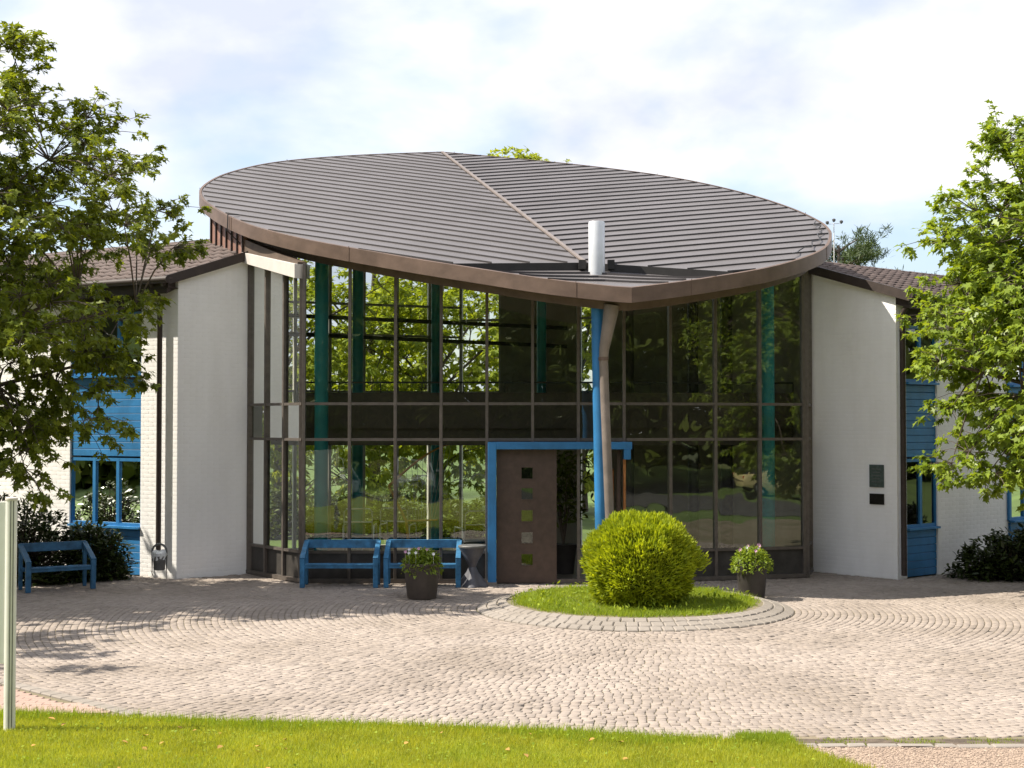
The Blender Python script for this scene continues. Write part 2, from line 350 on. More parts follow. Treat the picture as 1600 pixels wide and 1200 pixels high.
def sett_verts(rw, zt, j=.004, ins=.009):
    r0, r1, a0, a1 = rw.T; rmid = (r0 + r1) / 2; n = len(rw)
    def ring(insr, z):
        ia = insr / rmid; P = []
        for rr, aa in ((r0 + insr, a0 + ia), (r1 - insr, a0 + ia), (r1 - insr, a1 - ia), (r0 + insr, a1 - ia)):
            rr = rr + rng.normal(0, .0035, n); aa = aa + rng.normal(0, .0035, n) / rmid
            P.append(np.stack([ISL[0] + rr * np.cos(aa), ISL[1] + rr * np.sin(aa), z + rng.normal(0, .0018, n)], 1))
        return P
    V = np.stack(ring(j, np.full(n, -.02)) + ring(j, zt - .004) + ring(j + ins, zt), 1)   # n,12,3
    return V
SF = np.array([(0, 1, 5, 4), (1, 2, 6, 5), (2, 3, 7, 6), (3, 0, 4, 7), (4, 5, 9, 8), (5, 6, 10, 9), (6, 7, 11, 10), (7, 4, 8, 11), (8, 9, 10, 11)])
far = rows[~near]; V = sett_verts(far, .010 + rng.normal(0, .0022, len(far)))
F = (SF[None] + (np.arange(len(far)) * 12)[:, None, None]).reshape(-1, 4)
o = mobj('granite_setts', indexed_mesh('granite_setts', V.reshape(-1, 3), F, M_granite), plaza); o['kind'] = 'stuff'
base_rw = np.array([[10, 10.097, -.0051, .0051]])
sett_me = []
for k in range(8):
    v = sett_verts(base_rw, np.array([.011]))[0] - np.array([ISL[0] + 10.0485, ISL[1], 0]); sett_me.append(indexed_mesh('sett', v, SF, M_granite))
for i in np.where(near)[0]:
    o = mobj('sett', sett_me[i % 8], plaza); o.location = (cx[i], cy[i], rng.normal(0, .002)); o.rotation_euler = (rng.normal(0, .01), rng.normal(0, .01), am[i]); o.scale = (1, rm[i] * (rows[i, 3] - rows[i, 2]) / .102, 1)

# ---- island: raised disc with a sloping kerb of larger setts
kerb = MB().lathe([(2.47, -.03), (2.45, .0), (1.98, .115), (1.90, .12), (.02, .15)], 64, tuple(ISL)).build('island_kerb', M_joint, smooth=False); kerb['kind'] = 'structure'
for k in range(3):
    r0 = 2.45 - (k + 1) * .158; z0, z1 = .0 + (k + 1) * .039, .0 + k * .039; n = int(2 * math.pi * (r0 + .08) / (.165 + .01 * k))
    variants = []
    for q in range(6):
        hw = math.pi / n * (r0 + .079) - .006; mb = MB(); j = lambda: random.uniform(-.005, .005)
        P = []
        for zz, i_ in ((-.05, 0), (.012, 0), (.024, .014)):
            for x, y in ((.006 + i_, -hw + i_), (.152 - i_, -hw + i_), (.152 - i_, hw - i_), (.006 + i_, hw - i_)):
                P.append((x + j(), y + j(), zz + (z0 + (z1 - z0) * x / .158) + j() * .5))
        mb.add(P, [tuple(f) for f in SF]); variants.append(mb.mesh('kerb_sett', M_granite_k))
    off = random.random()
    for i in range(n):
        a = 2 * math.pi * (i + off) / n
        o = mobj('kerb_sett', random.choice(variants), kerb); o.location = (ISL[0] + r0 * math.cos(a), ISL[1] + r0 * math.sin(a), 0); o.rotation_euler = (0, 0, a)

# ---- pinkish brick path with a border of larger setts
pv = MB(); a = .005
for (x, y) in ((0, 0),):
    P = []
    for zz, i_ in ((-.01, 0), (.018, 0), (.023, .006)):
        for sx, sy in ((-1, -1), (1, -1), (1, 1), (-1, 1)): P.append((sx * (.098 - i_), sy * (.048 - i_), zz))
    pv.add(P, [tuple(f) for f in SF])
paver_me = pv.mesh('paver', M_paver); cnt = 0
PATH_IN = [(-16, 15.75), (-5.85, 15.7), (-3.95, 14.02), (-5.0, 14.06), (-6.5, 13.82), (-16, 13.6)]
yy = 13.6; row = 0
while yy < 15.8:
    xx = -6.6 + (row % 2) * .1
    while xx < -3.6:
        if in_poly(xx, yy, PATH_IN) and abs(xx) < .40 * yy and cnt < 300:
            o = mobj('paver', paver_me, path); o.location = (xx, yy, random.gauss(0, .0012)); o.rotation_euler = (random.gauss(0, .006), random.gauss(0, .006), random.gauss(0, .008)); cnt += 1
        xx += .2
    yy += .1; row += 1
bs = MB().add([(sx * (.10 - i_) + random.uniform(-.005, .005), sy * (.075 - i_), zz) for zz, i_ in ((-.01, 0), (.02, 0), (.03, .014)) for sx, sy in ((-1, -1), (1, -1), (1, 1), (-1, 1))], [tuple(f) for f in SF]).mesh('border_sett', M_granite_k)
p0, p1 = Vector((-5.75, 15.82)), Vector((-3.72, 13.98)); n = int((p1 - p0).length / .21)
for i in range(n):
    q = p0.lerp(p1, (i + .5) / n); o = mobj('border_sett', bs, path); o.location = (q.x, q.y, 0); o.rotation_euler = (0, 0, math.atan2(p1.y - p0.y, p1.x - p0.x))

# ---- worn strip of bare soil where the lawn meets the paving
xs_ = np.linspace(-7, 2.4, 60); top_e = [(x, edge_y(x) + .03 + .09 * max(0, math.sin(x * 1.7 + 1) * math.sin(x * 4.3)) + random.uniform(0, .025)) for x in xs_]
soil = sheet('soil_edge', [(x, edge_y(x) - .15) for x in xs_] + top_e[::-1], .0235, mat('brown_edge_soil', (.20, .14, .10), .95, .3, 7, .6, 60))
# ---- lawn in the foreground with real blades
lawn_poly = [(-16, 13.5)] + [e for e in EDGE] + [(2.62, 12.3), (2.85, 11.8), (3.6, 10.2), (4.5, 8), (5.2, 2), (-16, 2)]
lm = MB(); zs = [(.035 if p[1] > 11.7 else .10) for p in lawn_poly]
lm.add([(p[0], p[1], .03 + .012 * max(0, 13.5 - p[1])) for p in lawn_poly], [tuple(range(len(lawn_poly)))])
lawn = lm.build('lawn', M_soil); lawn['kind'] = 'structure'
def blades(n, xs, ys, zf, h, w, m, name, test, parent=None, lean=.35):
    x = rng.uniform(*xs, n); y = rng.uniform(*ys, n); k = test(x, y); x, y = x[k], y[k]; n = len(x)
    z = zf(x, y); a = rng.uniform(0, 6.28, n); hh = rng.uniform(*h, n); ww = rng.uniform(.6, 1.3, n) * w
    l = rng.normal(0, lean, (n, 2)) * hh[:, None]
    d = np.stack([np.cos(a) * ww, np.sin(a) * ww], 1)
    V = np.zeros((n, 3, 3)); V[:, 0, 0] = x - d[:, 0]; V[:, 0, 1] = y - d[:, 1]; V[:, 0, 2] = z - .01
    V[:, 1, 0] = x + d[:, 0]; V[:, 1, 1] = y + d[:, 1]; V[:, 1, 2] = z - .01
    V[:, 2, 0] = x + l[:, 0]; V[:, 2, 1] = y + l[:, 1]; V[:, 2, 2] = z + hh
    o = mobj(name, fast_mesh(name, V.reshape(-1, 3), 3, m), parent); o['kind'] = 'stuff'; return o
exs = [e[0] for e in EDGE]; eys = [e[1] for e in EDGE]
def lawn_test(x, y):
    right = np.interp(y, [10.2, 11.8, 12.3, 12.62, 12.95], [3.6, 2.85, 2.62, 2.5, 2.45])
    return (y < np.interp(x, exs, eys) + rng.normal(0, .03, len(x))) & (x < right + rng.normal(0, .05, len(x)))
lz = lambda x, y: .03 + .012 * np.maximum(0, 13.5 - y)
o = blades(230000, (-6.2, 3.4), (10.9, 14.1), lz, (.025, .06), .0045, M_grass, 'lawn_grass', lawn_test); tag(o, 'short yellow-green lawn grass across the foreground', 'grass', kind='stuff')
o = blades(60000, (-6.2, 2.6), (12.2, 14.15), lz, (.04, .12), .004, M_grass2, 'lawn_edge_grass', lambda x, y: lawn_test(x, y) & (y > np.interp(x, exs, eys) - .28 - .14 * np.sin(x * 2.1) + rng.normal(0, .08, len(x)))); tag(o, 'longer grass fringe along the cobble edge of the lawn', 'grass', kind='stuff')
o = blades(5000, (2.05, 2.52), (12.6, 12.97), lambda x, y: 0 * x, (.04, .11), .005, M_grass2, 'grass_tuft', lambda x, y: (x > -9)); tag(o, 'bright grass tuft at the lawn corner beside the gravel', 'grass', kind='stuff')
o = blades(3500, (2.5, 5.5), (12.64, 12.96), lambda x, y: 0 * x, (.01, .035), .006, M_grass2, 'gutter_moss', lambda x, y: (np.sin(x * 9) + np.sin(x * 23 + y * 30) > .2)); tag(o, 'mossy weeds in the gutter beside the gravel path', 'weeds', kind='stuff')
# gravel corner at lower right with flat edging stones
gravel = sheet('gravel_path', [(2.5, 12.63), (9, 12.63), (9, 3), (5.2, 3), (4.5, 8), (3.6, 10.2), (2.85, 11.8), (2.62, 12.3)], .012, M_gravel)
gut = sheet('gutter', [(1.4, 12.62), (9, 12.62), (9, 12.97), (1.4, 12.97)], .004, mat('gutter_soil', (.13, .10, .075), .95, .3, 6, .5, 50))
n = 6500; gx = rng.uniform(2.5, 4.9, n); gy = rng.uniform(11.3, 12.6, n); k = gx > np.interp(gy, [11.3, 11.8, 12.3, 12.62], [3.05, 2.85, 2.62, 2.5]); gx, gy = gx[k], gy[k]; n = len(gx)
oc = np.array([(1, 0, 0), (0, 1, 0), (-1, 0, 0), (0, -1, 0), (0, 0, .7), (0, 0, -.4)]); sz = rng.uniform(.006, .015, n)
Vp = oc[None] * sz[:, None, None] * rng.uniform(.7, 1.3, (n, 6, 1)) + np.stack([gx, gy, np.full(n, .016)], 1)[:, None]
Fp = (np.array([(0, 1, 4), (1, 2, 4), (2, 3, 4), (3, 0, 4)])[None] + (np.arange(n) * 6)[:, None, None]).reshape(-1, 3)
o = mobj('gravel', indexed_mesh('gravel', Vp.reshape(-1, 3), Fp, M_stonepc), gravel); o['kind'] = 'stuff'
xx = 2.0
while xx < 5.2:
    w = random.uniform(.14, .34)
    if random.random() < .75:
        mb = MB(); P = []
        for zz, i_ in ((-.02, 0), (.02, 0), (.03, .012)):
            for sx, sy in ((0, -1), (1, -1), (1, 1), (0, 1)): P.append((sx * (w - .015 - 2 * i_) + i_ + random.uniform(-.008, .008), sy * (.055 - i_) + random.uniform(-.012, .012), zz))
        o = mb.add(P, [tuple(f) for f in SF]).build('edging_stone', M_granite_k, gravel); o.location = (xx, 12.63 + random.uniform(-.02, .02), 0)
    xx += w
# island grass
def disc(x, y): return (x - ISL[0]) ** 2 + (y - ISL[1]) ** 2 < (1.86 + rng.normal(0, .045, len(x)) + .05 * np.sin(x * 6) * np.cos(y * 7)) ** 2
o = blades(60000, (ISL[0] - 2.05, ISL[0] + 2.05), (ISL[1] - 2.05, ISL[1] + 2.05), lambda x, y: np.full(len(x), .12), (.03, .11), .005, M_grass2, 'island_grass', disc, None, .55); tag(o, 'long bright grass ringing the clipped ball bush on the island', 'grass', kind='stuff')

n = 900; g = np.random.default_rng(55); a = g.uniform(0, 6.28, n); q = 1.85 * np.sqrt(g.random(n)); p = np.stack([ISL[0] + q * np.cos(a), ISL[1] + q * np.sin(a), g.uniform(.13, .24, n)], 1)
WEED = p
# car park and lawn on the near side, seen mirrored in the glass
cp = sheet('car_park', [(-40, -9), (60, -9), (60, -2), (22, -2), (22, 6), (40, 14), (40, 22), (18, 14), (14, 2), (8, -2), (-40, -2)], -.045, M_asph)
# ------------------------------------------------------------------ the glass pavilion
bld = root('glass_pavilion', (0, 28, 0), 'glass-fronted entrance pavilion with a tilted leaf-shaped metal roof', 'building'); BI = winv(bld)

# ---- roof
rf = MB()
# closed sweep of the fascia profile round the rim (inset, drop below roof plane)
prof = [(.05, .02), (.0, .02), (.0, -.23), (.34, -.33), (.36, -.47), (1.0, -.50)]
rimv = np.array(RIM); n = len(rimv)
nxt = np.roll(rimv, -1, 0); prv = np.roll(rimv, 1, 0)
e1 = unit(rimv - prv); e2 = unit(nxt - rimv)
def inn(e): return np.stack([e[:, 1], -e[:, 0]], 1)
nn = inn(e1) + inn(e2); nn = nn / np.maximum((nn * inn(e1)).sum(1, keepdims=True), .35)     # mitre
if ((nn * (np.array([0, 29.5]) - rimv)).sum(1)).mean() < 0: nn = -nn
rings = []
for d, dz in prof:
    P = rimv + nn * d; rings.append([(p[0], p[1], zroof(p) + dz) for p in P])
def ring_mesh(a, b):
    m = MB(); vs = rings[a] + rings[b]; m.add(vs, [(i, (i + 1) % n, n + (i + 1) % n, n + i) for i in range(n)]); return m
vs = sum(rings, []); fs = []
for a in range(2): fs += [(a * n + i, a * n + (i + 1) % n, (a + 1) * n + (i + 1) % n, (a + 1) * n + i) for i in range(n)]
roof = MB().add(sum(rings[:3], []), fs).build('roof', M_fascia, bld, BI, smooth=True); roof.data.set_sharp_from_angle(angle=R(18))
sf = []
for a in range(3): sf += [(a * n + i, a * n + (i + 1) % n, (a + 1) * n + (i + 1) % n, (a + 1) * n + i) for i in range(n)]
MB().add(sum(rings[2:], []), sf).build('soffit', M_soffit, roof, BI, smooth=True)
# deck below the sheets and inner ceiling, each half is planar
def half(curve, d, dz, crease=True):
    P = [np.array(p) for p in curve]; out = []
    for p in P: out.append((p[0], p[1]))
    return out
nL = len(CL)
inner = rimv + nn * .9
for nm, dz, src, mm in (('ceiling_panel', -.49, inner, M_soffit), ('roof_deck', -.17, rimv + nn * .02, M_dark)):
    Lp = [src[i] for i in range(0, nL)]; Rp = [src[i % n] for i in range(nL - 1, n + 1)]
    for poly, k, sg in ((Lp, KL, -1), (Rp, KR, 1)):
        def zz(p):
            s, t = st(p); return VA[2] + SL * s + k * sg * t + dz
        MB().add([(p[0], p[1], zz(p)) for p in poly], [tuple(range(len(poly)))]).build(nm, mm, roof, BI)
# sheets: strips parallel to the seams, clipped to each half
LL, LR = np.array([-1.03, 24.02]), np.array([3.75, 23.82])     # ends of the dark step near the prow
def poly_half(curve, left):
    C = [np.array(c) for c in curve]
    if left:
        i0 = min(range(len(C) // 2), key=lambda i: np.linalg.norm(C[i] - LL)); return [VA[:2]] + C[i0:]
    i1 = min(range(len(C) // 2, len(C)), key=lambda i: np.linalg.norm(C[i] - LR)); return C[:i1 + 1] + [VA[:2]]
def urange(P, d, nv, v):
    us = []
    for i in range(len(P)):
        a, b = P[i], P[(i + 1) % len(P)]; va, vb = a @ nv - v, b @ nv - v
        if (va > 0) != (vb > 0): t = va / (va - vb); us.append((a + (b - a) * t) @ d)
    return (min(us), max(us)) if len(us) >= 2 else None
for left, d in ((True, np.array([-.915, .403])), (False, np.array([.952, .306]))):
    P = poly_half(CL if left else CR, left); d = d / np.linalg.norm(d); nv = np.array([d[1], -d[0]]) if left else np.array([-d[1], d[0]])
    # shrink a little so the sheets stop inside the fascia cap
    cen = np.mean(P, 0); P = [p + unit(cen - p) * .06 for p in P]
    vv = [p @ nv for p in P]; v0, v1 = min(vv), max(vv); step = .385; k = KL if left else KR; sg = -1 if left else 1
    def z3(p): s, t = st(p); return VA[2] + SL * s + k * sg * t
    v = v0 + .1; flip = 0
    while v < v1 - .02:
        lv = np.linspace(v, min(v + step, v1 - .005), 6); pts = []
        ok = [urange(P, d, nv, x) for x in lv]
        if all(ok):
            mb = MB(); vs = []
            for q, (x, (a, b)) in enumerate(zip(lv, ok)):
                up = .006 + random.uniform(0, .003)
                for u in (a, b): p = d * u + nv * x; vs.append((p[0], p[1], z3(p) + up))
            mb.add(vs, [(2 * i, 2 * i + 1, 2 * i + 3, 2 * i + 2) for i in range(5)])
            o = mb.build('roof_sheet', M_zinc, roof, BI)
            a, b = ok[0]; m2 = MB(); qs = []
            for (du, dv, dz) in ((0, -.012, 0), (0, .012, 0), (0, .012, .034), (0, -.012, .034)):
                pass
            if b - a > .1:
                e0 = d * (a + .03) + nv * v; e1_ = d * (b - .03) + nv * v
                m2.beam((e0[0], e0[1], z3(e0) + .02), (e1_[0], e1_[1], z3(e1_) + .016), .02, .032)
                m2.build('seam', M_seam, roof, BI)
        v += step
# valley trim along the fold
m = MB(); a = VA[:2] + AX * .05; b = VA[:2] + AX * (LAX - .1)
m.beam((a[0], a[1], zroof(a) + .03), (b[0], b[1], zroof(b) + .03), .07, .03).build('valley_trim', M_pipe, roof, BI)
# lower front plate behind the prow, a step below the sheets
m = MB(); st_f = MB(); cols = 24; line = [LL + (VA[:2] - LL) * (i / 12) for i in range(12)] + [VA[:2] + (LR - VA[:2]) * (i / 12) for i in range(13)]
rim_front = [np.array(c) for c in CL[:30]] + [np.array(c) for c in CR[-30:]]
def to_rim(p):
    best = None
    Pf = [np.array(c) for c in RIM]
    for i in range(len(Pf)):
        a, b = Pf[i], Pf[(i + 1) % len(Pf)]; dd = -AX; na = np.array([dd[1], -dd[0]]); va, vb = (a - p) @ na, (b - p) @ na
        if (va > 0) != (vb > 0):
            q = a + (b - a) * va / (va - vb); u = (q - p) @ dd
            if u > -.05 and (best is None or u < best): best = u
    return max(best or .02, .02)
grid = []
for p in line:
    u = to_rim(p) - .03; r_ = []
    for j in range(5): q = p - AX * u * j / 4; r_.append((q[0], q[1], zroof(q) + .01 - .11 * (1 - j / 4) - .005))
    grid.append(r_)
vs = sum(grid, []); m.add(vs, [(i * 5 + j, i * 5 + j + 1, i * 5 + j + 6, i * 5 + j + 5) for i in range(len(line) - 1) for j in range(4)]).build('front_sheet', M_zinc, roof, BI)
for i in range(len(line) - 1):
    a, b = line[i], line[i + 1]; st_f.add([(a[0], a[1], zroof(a) - .12), (b[0], b[1], zroof(b) - .12), (b[0], b[1], zroof(b) + .03), (a[0], a[1], zroof(a) + .03)], [(0, 1, 2, 3)])
st_f.build('step_gutter', M_dark, roof, BI)
for j in (1, 2, 3):
    m = MB(); ok = [g_ for g_ in grid if (Vector(g_[0]) - Vector(g_[4])).length > .35 * j]
    if len(ok) > 3:
        pts = []
        for g_ in ok:
            dirv = (Vector(g_[4]) - Vector(g_[0])).normalized(); pts.append(Vector(g_[0]) + dirv * .36 * j)
        for a, b in zip(pts, pts[1:]): m.beam(a + Vector((0, 0, .015)), b + Vector((0, 0, .015)), .024, .035)
        m.build('seam', M_seam, roof, BI)
# flue, kerb blocks and lightning cable
m = MB().lathe([(.142, 5.42), (.142, 6.34), (.135, 6.36), (.12, 6.36), (.12, 6.1)], 28, (1.46, 24.22)).build('flue_pipe', M_steel, roof, BI, smooth=True)
for x in (1.22, 1.72): MB().box((x, 24.42, 5.64), (.12, .14, .16)).build('flue_bracket', M_dark, roof, BI)
cab = []
for i in range(-38, -18):
    p = rimv[i] + nn[i] * (.22 + .05 * math.sin(i * 1.7)); cab.append((p[0], p[1], zroof(p) + .05 + .02 * (i % 3)))
MB().tube(cab, .011, 5).build('lightning_cable', M_rail, roof, BI)
p = rimv[43]; q = nn[43]
MB().tube([(p[0] + q[0] * .2, p[1] + q[1] * .2, zroof(p) + .07), (p[0] - q[0] * .02, p[1] - q[1] * .02, zroof(p) + .06), (p[0] - q[0] * .03, p[1] - q[1] * .03, zroof(p) - .26), (p[0] + q[0] * .25, p[1] + q[1] * .25, zroof(p) - .5), (-5.15, 27.2, 5.9)], .013, 5).build('lightning_cable', M_rail, roof, BI)
# fascia joints: thin cover strips along the front fascia
for i in range(6, n, 18):
    p = rimv[i] - nn[i] * .004; tv = unit(nxt[i] - prv[i])
    MB().beam((p[0], p[1], zroof(p) - .225), (p[0], p[1], zroof(p) + .044), .012, .006, side=(tv[0], tv[1], 0)).build('fascia_joint', M_fascia, roof, BI)

# ---- glazed fronts: each mullion, transom and pane is a piece of its own
def soff(p): return zroof(p) - .52
def glazing(name, P0, P1, nb, zts, bays_skip=None, thick=.055, depth=.11, zbase=0.02, mm=M_bronze, gm=M_glass, top=None, low_panel=True, ext0=True, ext1=True, inset=.045):
    P0, P1 = Vector(P0), Vector(P1); d = (P1 - P0).normalized(); nrm = Vector((d.y, -d.x)); top = top or soff
    fac = MB().beam((P0.x, P0.y, zbase + .035), (P1.x, P1.y, zbase + .035), depth + .02, .07).build(name, mm, bld, BI)
    for i in range(nb + 1):
        if (i == 0 and not ext0) or (i == nb and not ext1): continue
        p = P0.lerp(P1, i / nb); MB().beam((p.x, p.y, zbase), (p.x, p.y, top(p) + .1), thick, depth, side=(d.x, d.y, 0)).build('mullion', mm, fac, BI, bev=.004, seg=1)
    for i in range(nb):
        a, b = P0.lerp(P1, i / nb) + d * thick / 2, P0.lerp(P1, (i + 1) / nb) - d * thick / 2
        skip = bays_skip(i) if bays_skip else 0
        zs = [zbase + .07] + [z for z in zts if z > skip] + [None]
        if skip: zs[0] = skip; 
        for z in zs[1:-1]: MB().beam((a.x, a.y, z), (b.x, b.y, z), depth - .02, .05).build('transom', mm, fac, BI)
        for z0, z1 in zip(zs, zs[1:]):
            zA, zB = (z1, z1) if z1 else (top(a) + .08, top(b) + .08)
            if z1 and z1 <= z0: continue
            o_ = nrm * (-.0); th = nrm * .006
            pa, pb = a + o_, b + o_
            low = low_panel and z0 < .3
            MB().hexa([(pa.x + th.x, pa.y + th.y, z0), (pb.x + th.x, pb.y + th.y, z0), (pb.x - th.x, pb.y - th.y, z0), (pa.x - th.x, pa.y - th.y, z0), (pa.x + th.x, pa.y + th.y, zA), (pb.x + th.x, pb.y + th.y, zB), (pb.x - th.x, pb.y - th.y, zB), (pa.x - th.x, pa.y - th.y, zA)]) if False else None
            MB().add([(pa.x, pa.y, z0), (pb.x, pb.y, z0), (pb.x, pb.y, zB), (pa.x, pa.y, zA)], [(0, 1, 2, 3)]).build('spandrel_panel' if low else 'pane', M_bronze_d if low else gm, fac, BI)
    return fac
ZT = [.57, 2.59, 3.235]
glazing('glass_front', FA, FB, 7, ZT, bays_skip=lambda i: 2.57 if i >= 4 else 0)
glazing('glass_front', FB, FC, 4, ZT, ext0=False)
glazing('glass_front', RA, FA, 3, ZT, ext1=False, top=lambda p: min(soff(p), 5.52 + .43 * (Vector(p) - FA).length / 2.05))
glazing('glass_front', FC, RC, 1, ZT, ext0=False)
# doubled corner posts
for p, dd in ((FA, (-.05, .09)), (FC, (.07, .07)), (RC, (-.02, -.06)), (RA, (.03, -.03))):
    MB().box((p.x + dd[0], p.y + dd[1], soff(p) / 2 + .05), (.10, .10, soff(p) + .1)).build('corner_post', M_bronze, bld, BI, bev=.006)
# pale wedge beam over the side panes
d = (RA - FA).normalized(); nb_ = Vector((-d.y, d.x)) if Vector((-d.y, d.x)).dot(Vector((-1, -1))) > 0 else Vector((d.y, -d.x))
a = FA - d * -.05 + nb_ * .02; b = RA + d * .02 + nb_ * .02; w = nb_ * .16
MB().hexa([(a.x + w.x, a.y + w.y, 5.50), (b.x + w.x, b.y + w.y, 5.96), (b.x - w.x, b.y - w.y, 5.96), (a.x - w.x, a.y - w.y, 5.50), (a.x + w.x, a.y + w.y, 5.76), (b.x + w.x, b.y + w.y, 6.16), (b.x - w.x, b.y - w.y, 6.16), (a.x - w.x, a.y - w.y, 5.76)]).build('end_beam', M_hills, bld, BI, bev=.006)
MB().hexa([(a.x + w.x * .6, a.y + w.y * .6, 5.765), (b.x + w.x * .6, b.y + w.y * .6, 6.165), (b.x - w.x * .6, b.y - w.y * .6, 6.165), (a.x - w.x * .6, a.y - w.y * .6, 5.765), (a.x + w.x * .6, a.y + w.y * .6, soff(a) + .12), (b.x + w.x * .6, b.y + w.y * .6, soff(b) + .12), (b.x - w.x * .6, b.y - w.y * .6, soff(b) + .12), (a.x - w.x * .6, a.y - w.y * .6, soff(a) + .12)]).build('top_board', M_soffit, bld, BI)
# brown clerestory cladding under the left rim
c0, c1 = Vector((-5.16, 26.98)), Vector((-6.22, 29.1))
MB().hexa([(c0.x, c0.y, 5.6), (c0.x + .1, c0.y + .05, 5.6), (c1.x + .1, c1.y + .05, 5.6), (c1.x, c1.y, 5.6), (c0.x, c0.y, zroof(c0) - .2), (c0.x + .1, c0.y + .05, zroof(c0) - .2), (c1.x + .1, c1.y + .05, zroof(c1) - .2), (c1.x, c1.y, zroof(c1) - .2)]).build('clerestory_wall', M_clad, bld, BI)
for i in range(7):
    p = c0.lerp(c1, i / 6.0); MB().box((p.x - .02, p.y - .01, (5.6 + zroof(p) - .25) / 2), (.03, .04, zroof(p) - .25 - 5.6), .4).build('batten', M_board, bld, BI)
# rest of clerestory round the back so the roof is carried
def wall_seg(a, b, z0, nm, m_, t=.15):
    a, b = Vector(a), Vector(b); d_ = (b - a).normalized(); q = Vector((-d_.y, d_.x)) * t / 2
    return MB().hexa([(a.x + q.x, a.y + q.y, z0), (b.x + q.x, b.y + q.y, z0), (b.x - q.x, b.y - q.y, z0), (a.x - q.x, a.y - q.y, z0), (a.x + q.x, a.y + q.y, soff(a) + .1), (b.x + q.x, b.y + q.y, soff(b) + .1), (b.x - q.x, b.y - q.y, soff(b) + .1), (a.x - q.x, a.y - q.y, soff(a) + .1)]).build(nm, m_, bld, BI)
wall_seg((-6.2, 29.1), (-5.6, 31.2), 0, 'wall', M_inwall)
wall_seg((5.85, 27.5), (5.5, 29.2), 0, 'wall', M_inwall); wall_seg((5.5, 29.2), (4.2, 31.2), 0, 'wall', M_inwall)
wall_seg((4.2, 31.2), (2.6, 32.0), 0, 'wall', M_inwall)
# rear glazing: garden shows through
wall_seg((2.6, 32.0), (2.15, 32.2), 0, 'wall', M_inwall); wall_seg((1.55, 32.42), (-.25, 32.92), 0, 'wall', M_inwall)
glazing('rear_glazing', (2.13, 32.21), (1.57, 32.41), 1, [2.5, 3.6, 5.3], mm=M_frame_l, gm=M_glass2, low_panel=False, thick=.06)
glazing('rear_glazing', (-.27, 32.93), (-1.2, 33.2), 1, [2.5, 3.6, 5.3], mm=M_frame_l, gm=M_glass2, low_panel=False, thick=.06)
glazing('rear_glazing', (-1.2, 33.2), (-5.6, 31.2), 6, [2.5, 3.6, 4.9, 5.6], mm=M_frame_l, gm=M_glass2, low_panel=False, thick=.07, ext0=False)
# interior floor, mezzanine, columns
MB().prism([(-5.0, 26.95), (-3.7, 25.5), (2.0, 25.5), (5.4, 26.4), (5.75, 27.4), (5.5, 29.2), (2.6, 32), (-1.2, 33.2), (-5.6, 31.2), (-5.9, 29.3)], -.02, .015).build('floor', M_floor, bld, BI)
mz = MB().prism([(-4.2, 27.6), (2.3, 27.6), (5.6, 28.1), (5.4, 29.2), (2.6, 31.9), (.2, 32.4), (.2, 28.6), (-4.9, 28.6)], 2.45, 2.78).build('mezzanine', M_parapet, bld, BI)
MB().box((-.95, 27.56, 3.13), (6.5, .08, .70)).build('parapet', M_parapet, mz, BI); MB().beam((2.3, 27.56, 3.13), (5.6, 28.06, 3.13), .08, .70).build('parapet', M_parapet, mz, BI)
for a, b in (((-4.2, 27.56), (2.3, 27.56)), ((2.3, 27.56), (5.6, 28.06))):
    MB().beam((a[0], a[1], 3.68), (b[0], b[1], 3.68), .04, .035).build('handrail', M_rail, mz, BI); nn_ = 8
    for i in range(nn_ + 1): x = a[0] + (b[0] - a[0]) * i / nn_; y = a[1] + (b[1] - a[1]) * i / nn_; MB().box((x, y, 3.57), (.02, .02, .2)).build('rail_post', M_rail, mz, BI)
# steel tie beams high in the hall
for z in (4.55, 4.95):
    MB().beam((-4.9, 30.2, z + .25), (1.2, 30.6, z), .08, .08).build('tie_beam', M_rail, bld, BI)
for x, y, r_, m_ in ((-3.6, 26.6, .13, M_teal), (-3.2, 29.2, .115, M_teal), (-1.65, 30.4, .10, M_teal), (.62, 29.6, .10, M_teal), (4.9, 26.95, .125, M_teal), (3.65, 28.4, .11, M_incol), (2.35, 28.4, .11, M_incol), (4.4, 28.9, .13, M_incol)):
    MB().lathe([(r_, 0), (r_, zroof((x, y)) - .4)], 24, (x, y)).build('column', m_, bld, BI, smooth=True)
# ---- entrance portal
pf = MB().box((-.355, 25.27, 1.275), (.15, .36, 2.55)).build('portal_frame', M_blue, bld, BI, bev=.006)
MB().box((.93, 25.27, 2.485), (2.42, .36, .13)).build('portal_header', M_blue, pf, BI, bev=.006)
MB().box((2.055, 25.22, 2.33), (.12, .30, .18)).build('portal_stub', M_blue, pf, BI, bev=.006)
MB().box((-.355, 25.27, .03), (.17, .38, .06)).build('portal_foot', M_granite_k, pf, BI)
dr = root('entrance_door', (0, 0, 0)); dr.parent = bld; dr.matrix_parent_inverse = BI; del_ = None
DI = Matrix.Identity(4)
lx0, lx1, ly = -.275, .80, 25.33
m = MB(); sqs = [1.99, 1.62, 1.225, .833, .44]; wx0, wx1 = .17, .37
m.box(((lx0 + wx0) / 2, ly, 1.22), (wx0 - lx0, .07, 2.38)); m.box(((lx1 + wx1) / 2, ly, 1.22), (lx1 - wx1, .07, 2.38))
edges = [.03] + sum([[z - .1, z + .1] for z in sorted(sqs)], []) + [2.41]
for z0, z1 in zip(edges[::2], edges[1::2]): m.box((.27, ly, (z0 + z1) / 2), (.2, .07, z1 - z0))
m.build('door_leaf', M_door, dr, DI)
